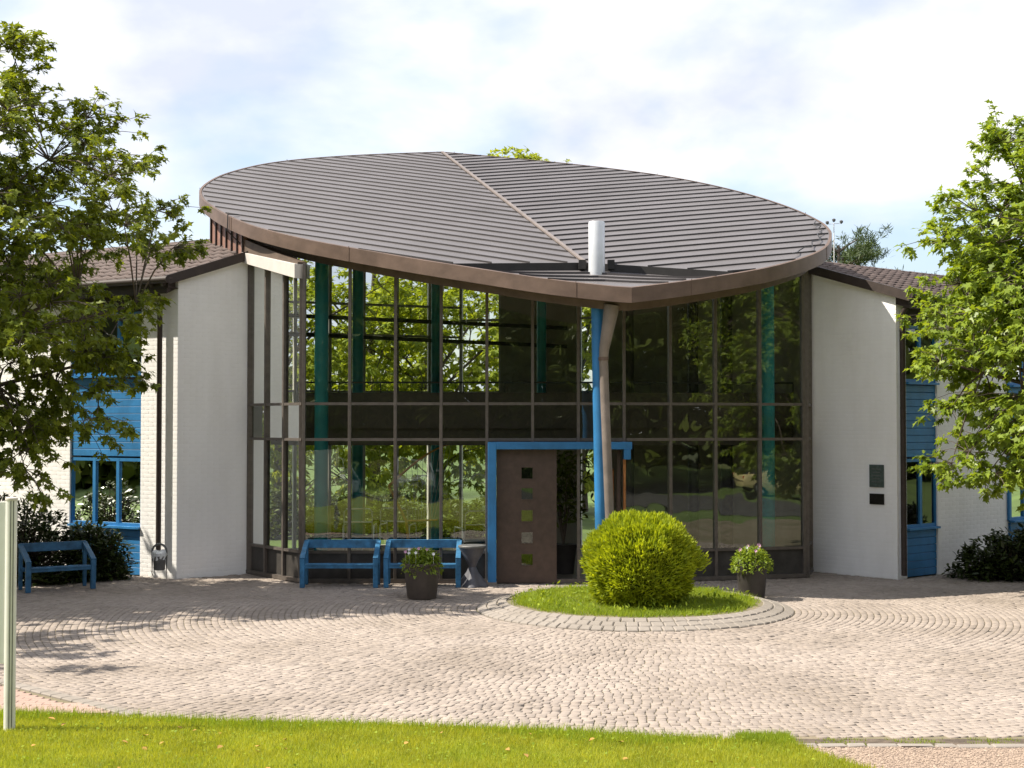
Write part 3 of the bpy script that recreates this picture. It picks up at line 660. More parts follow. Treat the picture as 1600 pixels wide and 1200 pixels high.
for z in sqs:
    MB().box((.27, ly, z), (.2, .012, .2)).build('pane', M_winglass, dr, DI)
    m = MB(); m.box((.16, ly - .037, z), (.02, .012, .24)).box((.38, ly - .037, z), (.02, .012, .24)).box((.27, ly - .037, z + .11), (.2, .012, .02)).box((.27, ly - .037, z - .11), (.2, .012, .02)).build('pane_frame', M_door, dr, DI)
# second leaf stands open, swung inwards
MB().box((1.93, 25.95, 1.22), (.06, 1.05, 2.38)).build('open_leaf', M_door, dr, DI, bev=.004)
MB().tube([(1.84, 25.75, 1.35), (1.84, 25.75, 2.05)], .022, 10).build('handle', M_wood, dr, DI); MB().tube([(2.02, 25.28, 1.2), (2.02, 25.28, 2.0)], .018, 10).build('handle', M_wood, dr, DI)
MB().box((2.02, 25.36, 1.22), (.05, .10, 2.40)).build('door_post', M_wood, dr, DI)
# ---- leaning blue column and rain pipe below the prow
MB().tube([(1.51, 23.6, .1), (1.48, 23.6, 2.0), (1.43, 23.6, zroof((1.43, 23.6)) - .38)], [.105, .105, .105], 24).build('leaning_column', M_blue, bld, BI, smooth=True)
MB().tube([(1.68, 23.45, .1), (1.62, 23.45, 1.4), (1.55, 23.45, 3.2), (1.525, 23.45, 3.95), (1.535, 23.42, 4.12), (1.62, 23.36, 4.6), (1.66, 23.34, 4.85)], [.076] * 4 + [.085, .115, .13], 20).build('rain_pipe', M_pipe, bld, BI, smooth=True)
MB().tube([(1.526, 23.45, 3.93), (1.525, 23.45, 3.99)], .086, 20).build('pipe_collar', M_fascia, bld, BI)

# ------------------------------------------------------------------ white brick wings
def brick_face(o, d, nrm, t0, t1, z0, ztop, parent, inv, indiv=0, stop=None):
    """painted bricks in front of a wall face; first `indiv` as objects, the rest in one mesh"""
    bw, bh, jt = .24, .0765, .0035; V = []; objs = []
    row = 0; z = z0
    def ok(t, w, z): return z + bh < min(ztop(t), ztop(t + w)) - .005
    while z < 6.5:
        t = t0; first = True
        while t < t1 - .03:
            w = (bw / 2 if (row % 2 and first) else bw); first = False; w = min(w, t1 - t)
            if ok(t, w, z): objs.append((t, w, z))
            t += w
        z += bh + jt; row += 1
    cams = sorted(objs, key=lambda b: -b[1] + .02 * abs(b[2] - 2.5)); ind = set(cams[:indiv])
    cache = {}
    def verts(w, e, f_):
        P = []
        for dep, i_ in ((-.01, 0), (e, 0), (e + .0003, .003)):
            for a, b in ((jt / 2 + i_, 0 + i_), (w - jt / 2 - i_, 0 + i_), (w - jt / 2 - i_, bh - i_), (jt / 2 + i_, bh - i_)): P.append((a, b, dep))
        return np.array(P)
    def tow(P, t, z): return np.stack([o.x + d.x * (t + P[:, 0]) + nrm.x * P[:, 2], o.y + d.y * (t + P[:, 0]) + nrm.y * P[:, 2], z + P[:, 1]], 1)
    rest = []
    for b in objs:
        t, w, z = b
        if b in ind:
            key = (round(w, 3), random.randrange(3))
            if key not in cache:
                P = verts(w, random.uniform(.0008, .0016), 0); W_ = np.stack([d.x * P[:, 0] + nrm.x * P[:, 2], d.y * P[:, 0] + nrm.y * P[:, 2], P[:, 1]], 1); cache[key] = indexed_mesh('brick', W_, SF, M_white)
            q = mobj('brick', cache[key], parent, inv); q.location = (o.x + d.x * t, o.y + d.y * t, z)
        else: rest.append(tow(verts(w, .0008 + rng.uniform(0, .0009), 0), t, z))
    if rest:
        V = np.concatenate(rest); F_ = (SF[None] + (np.arange(len(rest)) * 12)[:, None, None]).reshape(-1, 4)
        q = mobj('bricks', indexed_mesh('bricks', V, F_, M_white), parent, inv); q['kind'] = 'stuff'
def slab(a, b, z0, za, zb, t, nrm, nm, m_, parent, inv):
    q = nrm * t; return MB().hexa([(a.x, a.y, z0), (b.x, b.y, z0), (b.x - q.x, b.y - q.y, z0), (a.x - q.x, a.y - q.y, z0), (a.x, a.y, za), (b.x, b.y, zb), (b.x - q.x, b.y - q.y, zb), (a.x - q.x, a.y - q.y, za)]).build(nm, m_, parent, inv)

def window_bay(w, I, o, d, nrm, t0, t1, parts, nm='window'):
    """parts: list of (z0, z1, kind) with kind panel|glass ; lights divided by mullions"""
    back = nrm * -.07
    a, b = o + d * t0 + back, o + d * t1 + back; wd = root(nm, (0, 0, 0)); wd.parent = w; wd.matrix_parent_inverse = I
    ID = Matrix.Identity(4)
    for z0, z1, kind in parts:
        if kind == 'panel':
            nb = max(1, round((z1 - z0) / .14)); hh = (z1 - z0) / nb
            MB().beam((a.x - nrm.x * .02, a.y - nrm.y * .02, (z0 + z1) / 2), (b.x - nrm.x * .02, b.y - nrm.y * .02, (z0 + z1) / 2), .03, z1 - z0).build('backing', M_blue, wd, ID)
            for i in range(nb):
                zc = z0 + (i + .5) * hh; p0, p1 = a + nrm * .02, b + nrm * .02
                MB().beam((p0.x, p0.y, zc), (p1.x, p1.y, zc), .03, hh - .008).build('board', M_blue, wd, ID, bev=.004, seg=1)
        else:
            for zz in (z0 + .03, z1 - .03): MB().beam((a.x, a.y, zz), (b.x, b.y, zz), .07, .06).build('frame', M_blue, wd, ID)
            n_ = 3 if (b - a).length > 1.4 else 2
            for i in range(n_ + 1):
                p = a.lerp(b, i / n_); MB().beam((p.x, p.y, z0), (p.x, p.y, z1), .075, .075, side=(d.x, d.y, 0)).build('frame', M_blue, wd, ID)
            for i in range(n_):
                p, q = a.lerp(b, i / n_), a.lerp(b, (i + 1) / n_)
                MB().add([(p.x, p.y, z0), (q.x, q.y, z0), (q.x, q.y, z1), (p.x, p.y, z1)], [(0, 1, 2, 3)]).build('pane', M_winglass, wd, ID)
            s0, s1 = a + nrm * .06, b + nrm * .06
            MB().beam((s0.x, s0.y, z0 - .02), (s1.x, s1.y, z0 - .02), .14, .04).build('sill', M_blue, wd, ID)
    return wd

def roof_tiles(w, I, o, d, inw, t0, t1, s1, z0, slope, vis, eave=.35):
    """pantiles: near ones as pieces, rest as one mesh. d along the eave, inw up the slope"""
    pw, pl = .25, .33; mb = MB()
    N = 7; prof_ = [(pw * i / (N - 1), .028 * math.sin(math.pi * 2 * (i / (N - 1)) - .6) + .03) for i in range(N)]
    L = pl + .05; up = math.sqrt(1 - (slope / math.sqrt(1 + slope ** 2)) ** 2)
    vs = []
    for x, h in prof_: vs.append((x, 0, h + .03)); 
    for x, h in prof_: vs.append((x, L, h))
    for x, h in prof_: vs.append((x, 0, h + .008))
    fs = [(i, i + 1, N + i + 1, N + i) for i in range(N - 1)] + [(i, 2 * N + i, 2 * N + i + 1, i + 1) for i in range(N - 1)]
    c_ = 1 / math.sqrt(1 + slope ** 2); s_ = slope * c_
    V0 = np.array(vs); 
    def tf(P): return np.stack([d.x * P[:, 0] + inw.x * (P[:, 1] * c_ - P[:, 2] * s_), d.y * P[:, 0] + inw.y * (P[:, 1] * c_ - P[:, 2] * s_), P[:, 1] * s_ + P[:, 2] * c_], 1)
    base = tf(V0); me = indexed_mesh('roof_tile', base, np.array(fs), M_tile); rest = []; k = 0
    ns = int(s1 / pl); nt_ = int((t1 - t0) / pw)
    for i in range(ns):
        for j in range(nt_):
            t = t0 + j * pw; q = i * pl; pos = (o.x + d.x * t + inw.x * (q * c_ - eave), o.y + d.y * t + inw.y * (q * c_ - eave), z0 + q * s_ - eave * slope)
            if vis(t, q) and k < 300:
                ob = mobj('roof_tile', me, w, I); ob.location = (pos[0], pos[1], pos[2] + random.uniform(-.004, .004)); k += 1
            else: rest.append(base + np.array(pos))
    V = np.concatenate(rest); F_ = (np.array(fs)[None] + (np.arange(len(rest)) * 3 * N)[:, None, None]).reshape(-1, 4)
    q = mobj('roof_tiles', indexed_mesh('roof_tiles', V, F_, M_tile), w, I); q['kind'] = 'stuff'

def wing(o, r_, d, z0, slope, label, bay, side, length, gable_n):
    w = root('wing_building', (o.x, o.y, 0), label, 'building', 'white brick wings'); I = winv(w)
    nrm = Vector((d.y, -d.x)); nrm = nrm if nrm.y < 0 else -nrm; inw = -nrm
    end = o + d * length
    # gable wall from the front corner to the glass
    g = r_ - o; gl = g.length; gd = g.normalized(); gn = Vector((gd.y, -gd.x)); gn = gn if gn.y < 0 else -gn
    rise = slope * g.dot(inw)
    gw = slab(o, r_, 0, z0, z0 + rise, .28, gn, 'gable_wall', M_white, w, I)
    a = o if side < 0 else o
    brick_face(o, gd, gn, 0.0, gl, .02, lambda t: z0 + rise * t / gl, gw, I, 300)
    # verge board and its pale drip
    e = gn * .07
    a0 = o - gd * .38 + e; b0 = r_ + gd * .02 + e
    MB().beam((a0.x, a0.y, z0 - .38 * rise / gl + .03), (b0.x, b0.y, z0 + rise + .05), .10, .17).build('verge_board', M_board if side < 0 else M_board, w, I)
    t0, t1 = bay[0], bay[1]
    fw = slab(o, o + d * t0, 0, z0, z0, .28, nrm, 'front_wall', M_white, w, I)
    brick_face(o, d, nrm, 0, t0, .02, lambda t: z0, fw, I, 0)
    fw2 = slab(o + d * t1, end, 0, z0, z0, .28, nrm, 'front_wall', M_white, w, I)
    brick_face(o, d, nrm, t1, min(length, t1 + 5), .02, lambda t: z0, fw2, I, 0)
    slab(o + d * t0, o + d * t1, bay[2], z0, z0, .2, nrm, 'lintel', M_board, w, I)
    window_bay(w, I, o, d, nrm, t0, t1, bay[3])
    # room behind the bay so that it reads as a dark room
    q0, q1 = o + d * (t0 + .3) + inw * 2.6, o + d * min(t1 + 7, length) + inw * 2.6
    slab(q0, q1, 0, z0, z0, .1, nrm, 'inner_wall', M_inwall, w, I)
    for tt in (t0 + .3, length): e0 = o + d * tt; MB().beam((e0.x + inw.x * .3, e0.y + inw.y * .3, z0 / 2), (e0.x + inw.x * 2.6, e0.y + inw.y * 2.6, z0 / 2), .1, z0).build('side_wall', M_inwall, w, I)
    m = MB(); P = [o + d * t0 + inw * .3, o + d * length + inw * .3, o + d * length + inw * 2.6, o + d * t0 + inw * 2.6]; m.prism([(x.x, x.y) for x in P], .0, .03); m.build('room_floor', M_floor, w, I); MB().prism([(x.x, x.y) for x in P], 2.4, 2.6).build('room_ceiling', M_inwall, w, I)
    # eaves: board, gutter, downpipe
    f0, f1 = o - d * .05 + nrm * .30, end + nrm * .30
    MB().beam((f0.x, f0.y, z0 - .11), (f1.x, f1.y, z0 - .11), .03, .2).build('eaves_board', M_board, w, I)
    s0, s1 = o + nrm * .15, end + nrm * .15
    MB().beam((s0.x, s0.y, z0 - .19), (s1.x, s1.y, z0 - .19), .3, .02).build('eaves_soffit', M_board, w, I)
    g0, g1 = o - d * .1 + nrm * .38, end + nrm * .38
    MB().tube([(g0.x, g0.y, z0 - .06), (g1.x, g1.y, z0 - .06)], .065, 10).build('gutter', M_board, w, I, smooth=True)
    roof_tiles(w, I, o, d, inw, -.05, length, 3.9, z0 + .02, slope, lambda t, q: t < 5.2, .36)
    # solid under the tiles
    p = [o + nrm * .3, end + nrm * .3, end + inw * 3.6, o + inw * 3.6 - d * (.0)]
    if side < 0: p[3] = o + inw * 3.6 + d * .9; p.insert(3, o + inw * 3.6 + d * 1.6)
    MB().prism([(x.x, x.y) for x in p], [z0 - .2 + slope * max(-.3, (x - o).dot(inw)) for x in p], [z0 - .02 + slope * max(-.3, (x - o).dot(inw)) for x in p]).build('roof_slab', M_board, w, I)
    return w, I, nrm, inw
wl, IL, nL_, inL = wing(WA, RA, dA, 5.58, .367, 'white brick wing with blue windows behind the left tree', (.92, 2.80, 5.02, [(0.02, .88, 'panel'), (.93, 2.22, 'glass'), (2.25, 3.75, 'panel'), (3.8, 5.0, 'glass')]), -1, 9.0, None)
wr, IR, nR_, inR = wing(WC, RC, dC, 5.28, .30, 'white brick wing with narrow dark blue window bay beside the right tree', (.30, 1.30, 4.75, [(0.02, .88, 'panel'), (.93, 2.22, 'glass'), (2.25, 3.6, 'panel'), (3.65, 4.72, 'glass')]), 1, 9.0, None)
window_bay(wr, IR, WC + nR_ * .09, dC, nR_, 3.75, 4.8, [(0.02, .88, 'panel'), (.93, 2.22, 'glass'), (2.25, 3.6, 'panel'), (3.65, 4.72, 'glass')])
# downpipes
p = WA + dA * .36 + nL_ * .10
MB().tube([(p.x, p.y, .45), (p.x, p.y, 5.2), (p.x + nL_.x * .25, p.y + nL_.y * .25, 5.5)], .05, 12).build('downpipe', M_board, wl, IL, smooth=True)
p = WC + dC * .05 + nR_ * .07
MB().tube([(p.x + .03, p.y, .08), (p.x + .03, p.y, 4.9), (p.x + nR_.x * .25, p.y + nR_.y * .25, 5.2)], .055, 12).build('downpipe', M_board, wr, IR, smooth=True)
# white pier standing proud at the corner of the left wing
# plaques on the right gable
gd = (RC - WC).normalized(); gn = Vector((gd.y, -gd.x)); gn = gn if gn.y < 0 else -gn
for z, h, m_, nm, lb in ((1.9, .42, M_plate, 'wall_plaque', 'dark green square plaque on white wall, upper of the two'), (1.47, .20, M_plate2, 'wall_plaque', 'small black plaque on white wall, lower of the two')):
    c = WC + gd * .42 + gn * .025; o = MB().beam((c.x - gd.x * .155, c.y - gd.y * .155, z), (c.x + gd.x * .155, c.y + gd.y * .155, z), .02, h).build(nm, m_, bev=.003)
    tag(o, lb, 'plaque', 'wall plaques')
    if h > .3:
        for i in range(5):
            zz = z + .13 - i * .06; l = .10 - .02 * (i % 2); MB().beam((c.x - gd.x * l + gn.x * .012, c.y - gd.y * l + gn.y * .012, zz), (c.x + gd.x * l + gn.x * .012, c.y + gd.y * l + gn.y * .012, zz), .003, .012).build('engraved_line', M_bin, o)
# weather mast behind the roof on the right
ms = root('weather_mast', (7.8, 34.0, 0), 'thin white weather mast with small cups above the right roof', 'mast')
MB().tube([(0, 0, 0), (0, 0, 7.72)], [.022, .011], 8).build('pole', M_alu, ms); MB().tube([(-.16, 0, 7.7), (.18, 0, 7.72)], .007, 6).build('arm', M_alu, ms)
for x, z in ((-.16, 7.74), (.18, 7.76), (.0, 7.8)): MB().lathe([(.012, z - .05), (.04, z - .02), (.045, z + .02), (.012, z + .04)], 8, (x, 0)).build('cup', M_bin, ms)
# ------------------------------------------------------------------ vegetation
LEAF2D = np.array([(0, 0), (.30, .25), (.40, .10), (.62, .32), (.70, .11), (1, 0), (.70, -.11), (.62, -.32), (.40, -.10), (.30, -.25)])
OVAL2D = np.array([(0, 0), (.25, .17), (.6, .19), (1, 0), (.6, -.19), (.25, -.17)])
SPRIG2D = np.array([(0, .04), (.55, .11), (1, 0), (.55, -.11), (0, -.04)])
def leaf_mesh(name, pos, dirs, ups, size, shape, m, droop=.25, fold=.25):
    n = len(pos); x = unit(dirs); s = unit(np.cross(ups, x)); u = np.cross(x, s); k = len(shape)
    lx = shape[:, 0][None, :, None]; ly = shape[:, 1][None, :, None]
    V = pos[:, None] + size[:, None, None] * (x[:, None] * lx + s[:, None] * ly + u[:, None] * (fold * np.abs(ly) - droop * lx ** 2))
    return fast_mesh(name, V.reshape(-1, 3), k, m)
def sphere_dirs(n, g):
    v = g.normal(size=(n, 3)); return unit(v)

def make_tree(name, label, base, h, cen, rad, seed, nb, ntip, nleaf, lsize, lm_, shape=LEAF2D, zmin=1.5, bough_r=.75, r_trunk=.2, group=None, cat='tree', droop=.3, lump=.25, nlimb=16, twig=True, origin_local=False, bias=.42):
    g = np.random.default_rng(seed); t = root(name, base, label, cat, group)
    base = np.array(base, float); cen = np.array(cen, float); rad = np.array(rad, float)
    # bough centres in the crown, pushed out towards its surface
    B = []
    ph = g.uniform(0, 6.28, 6)
    while len(B) < nb:
        d = sphere_dirs(1, g)[0]; l = 1 + lump * (math.sin(3 * d[0] + ph[0]) * math.sin(4 * d[2] + ph[1]) + .6 * math.sin(5 * d[1] + ph[2]))
        p = cen + d * rad * l * g.random() ** bias * .9
        if p[2] > base[2] + zmin: B.append(p)
    B = np.array(B)
    mb = MB(); top = np.array([cen[0] * .6 + base[0] * .4, cen[1] * .6 + base[1] * .4, min(base[2] + h * .9, cen[2] + rad[2] * .8)])
    tr = [base + (top - base) * f + np.array([.12 * math.sin(5 * f + ph[3]), .12 * math.sin(4 * f + ph[4]), 0]) * f for f in np.linspace(0, 1, 8)]
    mb.tube([tuple(p) for p in tr], [r_trunk * (1.25 if i == 0 else 1 - .85 * i / 7) for i in range(8)], 10)
    # limbs: to a subset of boughs, the rest hang on the nearest limb
    idx = g.permutation(nb)[:nlimb]; limbpts = []
    for i in idx:
        e = B[i]; f = np.clip((e[2] - base[2] - .8) / (top[2] - base[2] + 1e-6) * .75, .16, .9); s = base + (top - base) * f
        mid = s * .5 + e * .5 + np.array([0, 0, .18 * np.linalg.norm(e - s) * .5]); pts = [s, s * .72 + mid * .28, mid, mid * .4 + e * .6, e]
        r0 = r_trunk * .42 * (1 - .6 * f); mb.tube([tuple(p) for p in pts], [r0, r0 * .8, r0 * .6, r0 * .4, r0 * .2], 6)
        limbpts += [(p, r0 * q) for p, q in zip(pts[1:], (.8, .6, .4, .25))]
    LP = np.array([p for p, _ in limbpts]); LRr = np.array([r_ for _, r_ in limbpts])
    pos, dirs = [], []
    for i in range(nb):
        e = B[i]
        if i not in idx:
            j = np.argmin(np.linalg.norm(LP - e, axis=1) + .15 * (LP[:, 2] - e[2]).clip(0)); s = LP[j]
            mid = (s + e) / 2 + np.array([0, 0, .1]); mb.tube([tuple(s), tuple(mid), tuple(e)], [max(LRr[j] * .6, .012), .014, .007], 5)
        br = bough_r * g.uniform(.65, 1.25); out = unit(e - cen)
        T = e + sphere_dirs(ntip, g) * np.array([1, 1, .62]) * br * (g.random((ntip, 1)) ** .45) + out * br * .3
        if twig:
            for q in T: mb.tube([tuple(e), tuple(e * .45 + q * .55 + np.array([0, 0, .05])), tuple(q)], [.008, .006, .004], 3, cap=False)
        for q in T:
            dd = unit(q - e + out * .35); k = nleaf
            pos.append(q - dd * g.random((k, 1)) * .22 * br + g.normal(0, .02, (k, 3))); a = sphere_dirs(k, g) * np.array([1, 1, .5])
            dirs.append(a + dd * .55 + np.array([0, 0, -.18]))
    pos = np.concatenate(pos); dirs = np.concatenate(dirs); n = len(pos)
    ups = np.array([0, 0, 1.0]) + g.normal(0, .45, (n, 3)) + unit(pos - cen) * .5
    inv = winv(t)
    mb.build('trunk', M_bark, t, inv, smooth=True)
    mobj('crown', leaf_mesh('crown', pos, dirs, ups, lsize * g.uniform(.65, 1.2, n), shape, lm_, droop), t, inv)
    return t
make_tree('oak_tree', 'large lobed-leaf tree reaching in from the left over the blue bench', (-10.2, 23.0, 0), 10.2, (-10.2, 23.0, 5.5), (5.3, 2.9, 4.5), 11, 380, 13, 14, .155, M_leaf, bough_r=.70, lump=.16, nlimb=24)
make_tree('oak_tree', 'bright green lobed-leaf tree at the right edge before the wing', (10.3, 22.6, 0), 8.8, (10.0, 22.6, 4.7), (3.85, 3.3, 3.9), 23, 480, 13, 14, .155, M_leaf_r, bough_r=.62, lump=.08, zmin=1.7, nlimb=22)
make_tree('oak_tree', 'tree out of frame on the left, shading the paving', (-12.9, 17.6, 0), 8.4, (-12.9, 17.5, 5.2), (3.4, 2.6, 3.0), 31, 70, 8, 9, .24, M_leaf, bough_r=.7, twig=False)

# trees behind the building (over the roof and through the hall) and on the near side (mirrored in the glass)
def place(src, loc, rz, sc, label, group):
    t = copy_tree(src); t.location = loc; t.rotation_euler = (0, 0, rz); t.scale = (sc,) * 3; t['label'] = label; t['group'] = group; return t
GB, GN = 'trees behind the pavilion', 'trees across the car park'
b1 = make_tree('maple_tree', 'light green maple seen through the left hall windows', (-6.6, 40, 0), 9, (-6.6, 40, 4.6), (3.6, 3.2, 4.4), 41, 150, 9, 14, .21, M_leaf_b, shape=OVAL2D, zmin=.3, bough_r=.8, twig=False, group=GB)
for k, (x, y, rz, sc, lb) in enumerate([(-2.2, 42, 1.1, 1.0, 'light green maple seen through the middle hall windows'), (2.2, 46, 2.3, 1.2, 'light green maple behind the entrance door'), (-4.6, 47, 3.0, 1.15, 'light green maple in the second row behind the hall')]):
    place(b1, (x, y, 0), rz, sc, lb, GB)
make_tree('maple_tree', 'tall yellow-green tree whose rounded top shows above the roof ridge', (0, 51, 0), 12.5, (0, 51, 11.15), (2.3, 2.1, 1.75), 61, 90, 9, 12, .2, M_leaf_b, shape=OVAL2D, zmin=7, bough_r=.5, lump=.03, twig=False, group=GB, bias=.3)
d1 = make_tree('lime_tree', 'dark broad tree mirrored in the left glass panes', (-9, -19, 0), 13, (-9, -19, 7.2), (5.2, 5.0, 6.6), 52, 200, 9, 9, .45, M_leaf_d, shape=OVAL2D, zmin=.4, bough_r=1.15, twig=False, r_trunk=.32, group=GN)
near_t = [(-17, -22, .6, 1.1, 'dark broad tree mirrored at the left end of the glass'), (-1.5, -24, 1.9, 1.15, 'dark broad tree behind the camera opposite the entrance'), (7, -20, 3.3, 1.0, 'dark broad tree mirrored above the entrance'),
          (16, -14, 4.2, 1.0, 'dark broad tree mirrored in the panes right of the pipe'), (24, -8, 5.2, 1.1, 'dark broad tree mirrored behind the cream car'), (31, -1, .4, 1.0, 'dark broad tree mirrored in the right glass panes'), (36, 8, 2.5, 1.15, 'dark broad tree mirrored in the rightmost pane'), (29, 12, 1.2, .75, 'lower dark tree mirrored beside the right white wall'), (20, -6, 2.0, .8, 'young dark tree mirrored above the parked cars'), (-13, -32, 2.7, 1.35, 'tall dark tree in the back row on the far left'), (-5, -34, .9, 1.4, 'tall dark tree in the back row behind the silver car'), (4, -33, 4.4, 1.35, 'tall dark tree in the back row opposite the door'), (13, -28, 3.7, 1.4, 'tall dark tree in the back row right of the door'), (25, -20, 1.6, 1.45, 'tall dark tree in the back row beyond the cream car'), (36, -10, 5.8, 1.4, 'tall dark tree in the back row on the right'), (44, 3, 3.2, 1.4, 'tall dark tree in the back row on the far right')]
for x, y, rz, sc, lb in near_t: place(d1, (x, y, 0), rz, sc, lb, GN)

# far belt of trees that closes the view on the near side (only mirrored in the glass)
g = np.random.default_rng(88); line = [(-46, 34), (-48, 0), (-40, -36), (-10, -46), (22, -44), (50, -24), (60, 6), (58, 34)]
seg = [np.array(a) for a in line]; ln = [np.linalg.norm(b - a) for a, b in zip(seg, seg[1:])]; n = 44000; u = g.random(n) * sum(ln); cum = np.concatenate([[0], np.cumsum(ln)])
px_ = np.interp(u, cum, [p[0] for p in line]); py_ = np.interp(u, cum, [p[1] for p in line]); top_ = 10 + 2.2 * np.sin(u * .55) + 1.4 * np.sin(u * 1.3 + 1)
p = np.stack([px_ + g.normal(0, 1.8, n), py_ + g.normal(0, 1.8, n), top_ * g.random(n) ** 1.25], 1)
o = mobj('woodland', leaf_mesh('woodland', p, sphere_dirs(n, g), np.array([0, 0, 1.]) + g.normal(0, .7, (n, 3)), g.uniform(.7, 1.5, n), OVAL2D * np.array([1, 1.6]), M_leaf_d, .2)); tag(o, 'far belt of woodland mirrored in the glass', 'woodland', kind='stuff')

# pines behind the right wing
def pine(loc, h, seed, label):
    g = np.random.default_rng(seed); t = root('pine_tree', loc, label, 'tree', 'pines behind the right wing'); mb = MB(); mb.tube([(0, 0, 0), (.1, .05, h * .6), (0, 0, h)], [.22, .15, .04], 8); pos, dirs = [], []
    for i in range(60):
        z = h * g.uniform(.55, 1.0); a = g.uniform(0, 6.28); l = (1.1 + 2.0 * (1 - (z / h - .55) / .45)) * g.uniform(.5, 1); e = np.array([math.cos(a) * l, math.sin(a) * l, z + .35 * l])
        mb.tube([(0, 0, z - .2), tuple(e * np.array([.5, .5, 1]) - np.array([0, 0, .2])), tuple(e)], [.05, .03, .012], 4)
        for q in range(9):
            c = e * 1.0 + g.normal(0, .28, 3) * np.array([1, 1, .6]); k = 26; pos.append(np.repeat(c[None], k, 0) + g.normal(0, .07, (k, 3))); dirs.append(sphere_dirs(k, g) + np.array([0, 0, .6]))
    pos = np.concatenate(pos); dirs = np.concatenate(dirs); mb.build('trunk', M_bark, t, smooth=True)
    mobj('crown', leaf_mesh('crown', pos, dirs, np.array([0, 0, 1.]) + g.normal(0, .6, pos.shape), g.uniform(.18, .3, len(pos)), SPRIG2D * np.array([1, .55]), M_pine, 0), t); return t
pine((10.7, 46, 0), 8.7, 3, 'dark pine top just right of the leaf roof'); pine((14.5, 50, 0), 7.6, 5, 'hazy pine farther right above the tiled roof'); pine((13.4, 52, 0), 7.3, 8, 'low pine between the two taller pines')

o = mobj('island_weeds', leaf_mesh('island_weeds', WEED, sphere_dirs(len(WEED), g) + np.array([0, 0, .5]), g.normal(size=WEED.shape), g.uniform(.04, .09, len(WEED)), OVAL2D, M_grass2, .2)); tag(o, 'leafy weeds scattered in the island grass around the ball bush', 'weeds', kind='stuff')
n = 1400; p = np.stack([g.uniform(-6, 3, n), g.uniform(11.2, 13.7, n), g.uniform(.07, .10, n)], 1); p = p[lawn_test(p[:, 0], p[:, 1])]
o = mobj('lawn_clover', leaf_mesh('lawn_clover', p, sphere_dirs(len(p), g) * np.array([1, 1, .25]), np.array([0, 0, 1.]) + g.normal(0, .3, p.shape), g.uniform(.015, .035, len(p)), OVAL2D * np.array([1, 2]), M_grass2, .2)); tag(o, 'small clover leaves scattered in the foreground lawn', 'clover', kind='stuff')
n = 60; p = np.stack([g.uniform(-6, 3, n), g.uniform(11.2, 13.5, n), g.uniform(.075, .10, n)], 1); p = p[lawn_test(p[:, 0], p[:, 1])]
o = mobj('fallen_leaves', leaf_mesh('fallen_leaves', p, sphere_dirs(len(p), g) * np.array([1, 1, .1]), np.array([0, 0, 1.]) + g.normal(0, .2, p.shape), g.uniform(.04, .08, len(p)), OVAL2D * np.array([1, 1.6]), mat('dry_leaf', (.42, .24, .06), .8, .2, 9, island=.5))); tag(o, 'few dry orange leaves fallen on the foreground lawn', 'leaves', kind='stuff')
# ---- clipped ball bush
bc = np.array([1.94, 21.4, .76]); br_ = np.array([.79, .79, .715])
bush = root('ball_bush', (bc[0], bc[1], .14), 'round clipped yellow-green yew ball on the grass island', 'bush'); BUI = winv(bush)
g = np.random.default_rng(77); n = 30000; d_ = sphere_dirs(n, g); d_ = d_[d_[:, 2] > -.82]; n = len(d_)
lump = 1 + .05 * np.sin(7 * d_[:, 0] + 1) * np.sin(6 * d_[:, 2]) + .03 * np.sin(11 * d_[:, 1] + 9 * d_[:, 2] + 2) + .035 * np.sin(17 * d_[:, 0] - 13 * d_[:, 1] + 8 * d_[:, 2])
sq = 1 + .05 * np.abs(d_[:, 2] * np.hypot(d_[:, 0], d_[:, 1]))
rr = lump * sq * (1 - .16 * g.random(n) ** 1.6)
pos = bc + d_ * br_ * rr[:, None]; dirs = d_ * .75 + np.array([0, 0, .55]) + g.normal(0, .33, (n, 3))
# one unclipped shoot cluster on the right
k = 500; sp = bc + np.array([.80, -.1, .02]) + g.normal(0, .07, (k, 3)) * np.array([1.1, 1, .7]); pos = np.concatenate([pos, sp]); dirs = np.concatenate([dirs, np.array([.9, -.1, .55]) + g.normal(0, .3, (k, 3))]); n = len(pos)
mobj('foliage', leaf_mesh('foliage', pos, dirs, g.normal(size=(n, 3)), g.uniform(.07, .125, n), SPRIG2D, M_bush, .1, 0), bush, BUI)
core = []
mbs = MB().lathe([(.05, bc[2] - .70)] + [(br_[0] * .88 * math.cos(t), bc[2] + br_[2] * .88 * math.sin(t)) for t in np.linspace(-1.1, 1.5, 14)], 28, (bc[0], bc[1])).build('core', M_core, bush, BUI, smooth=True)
MB().tube([(bc[0], bc[1], .1), (bc[0], bc[1], .6)], .06, 8).build('stem', M_bark, bush, BUI)

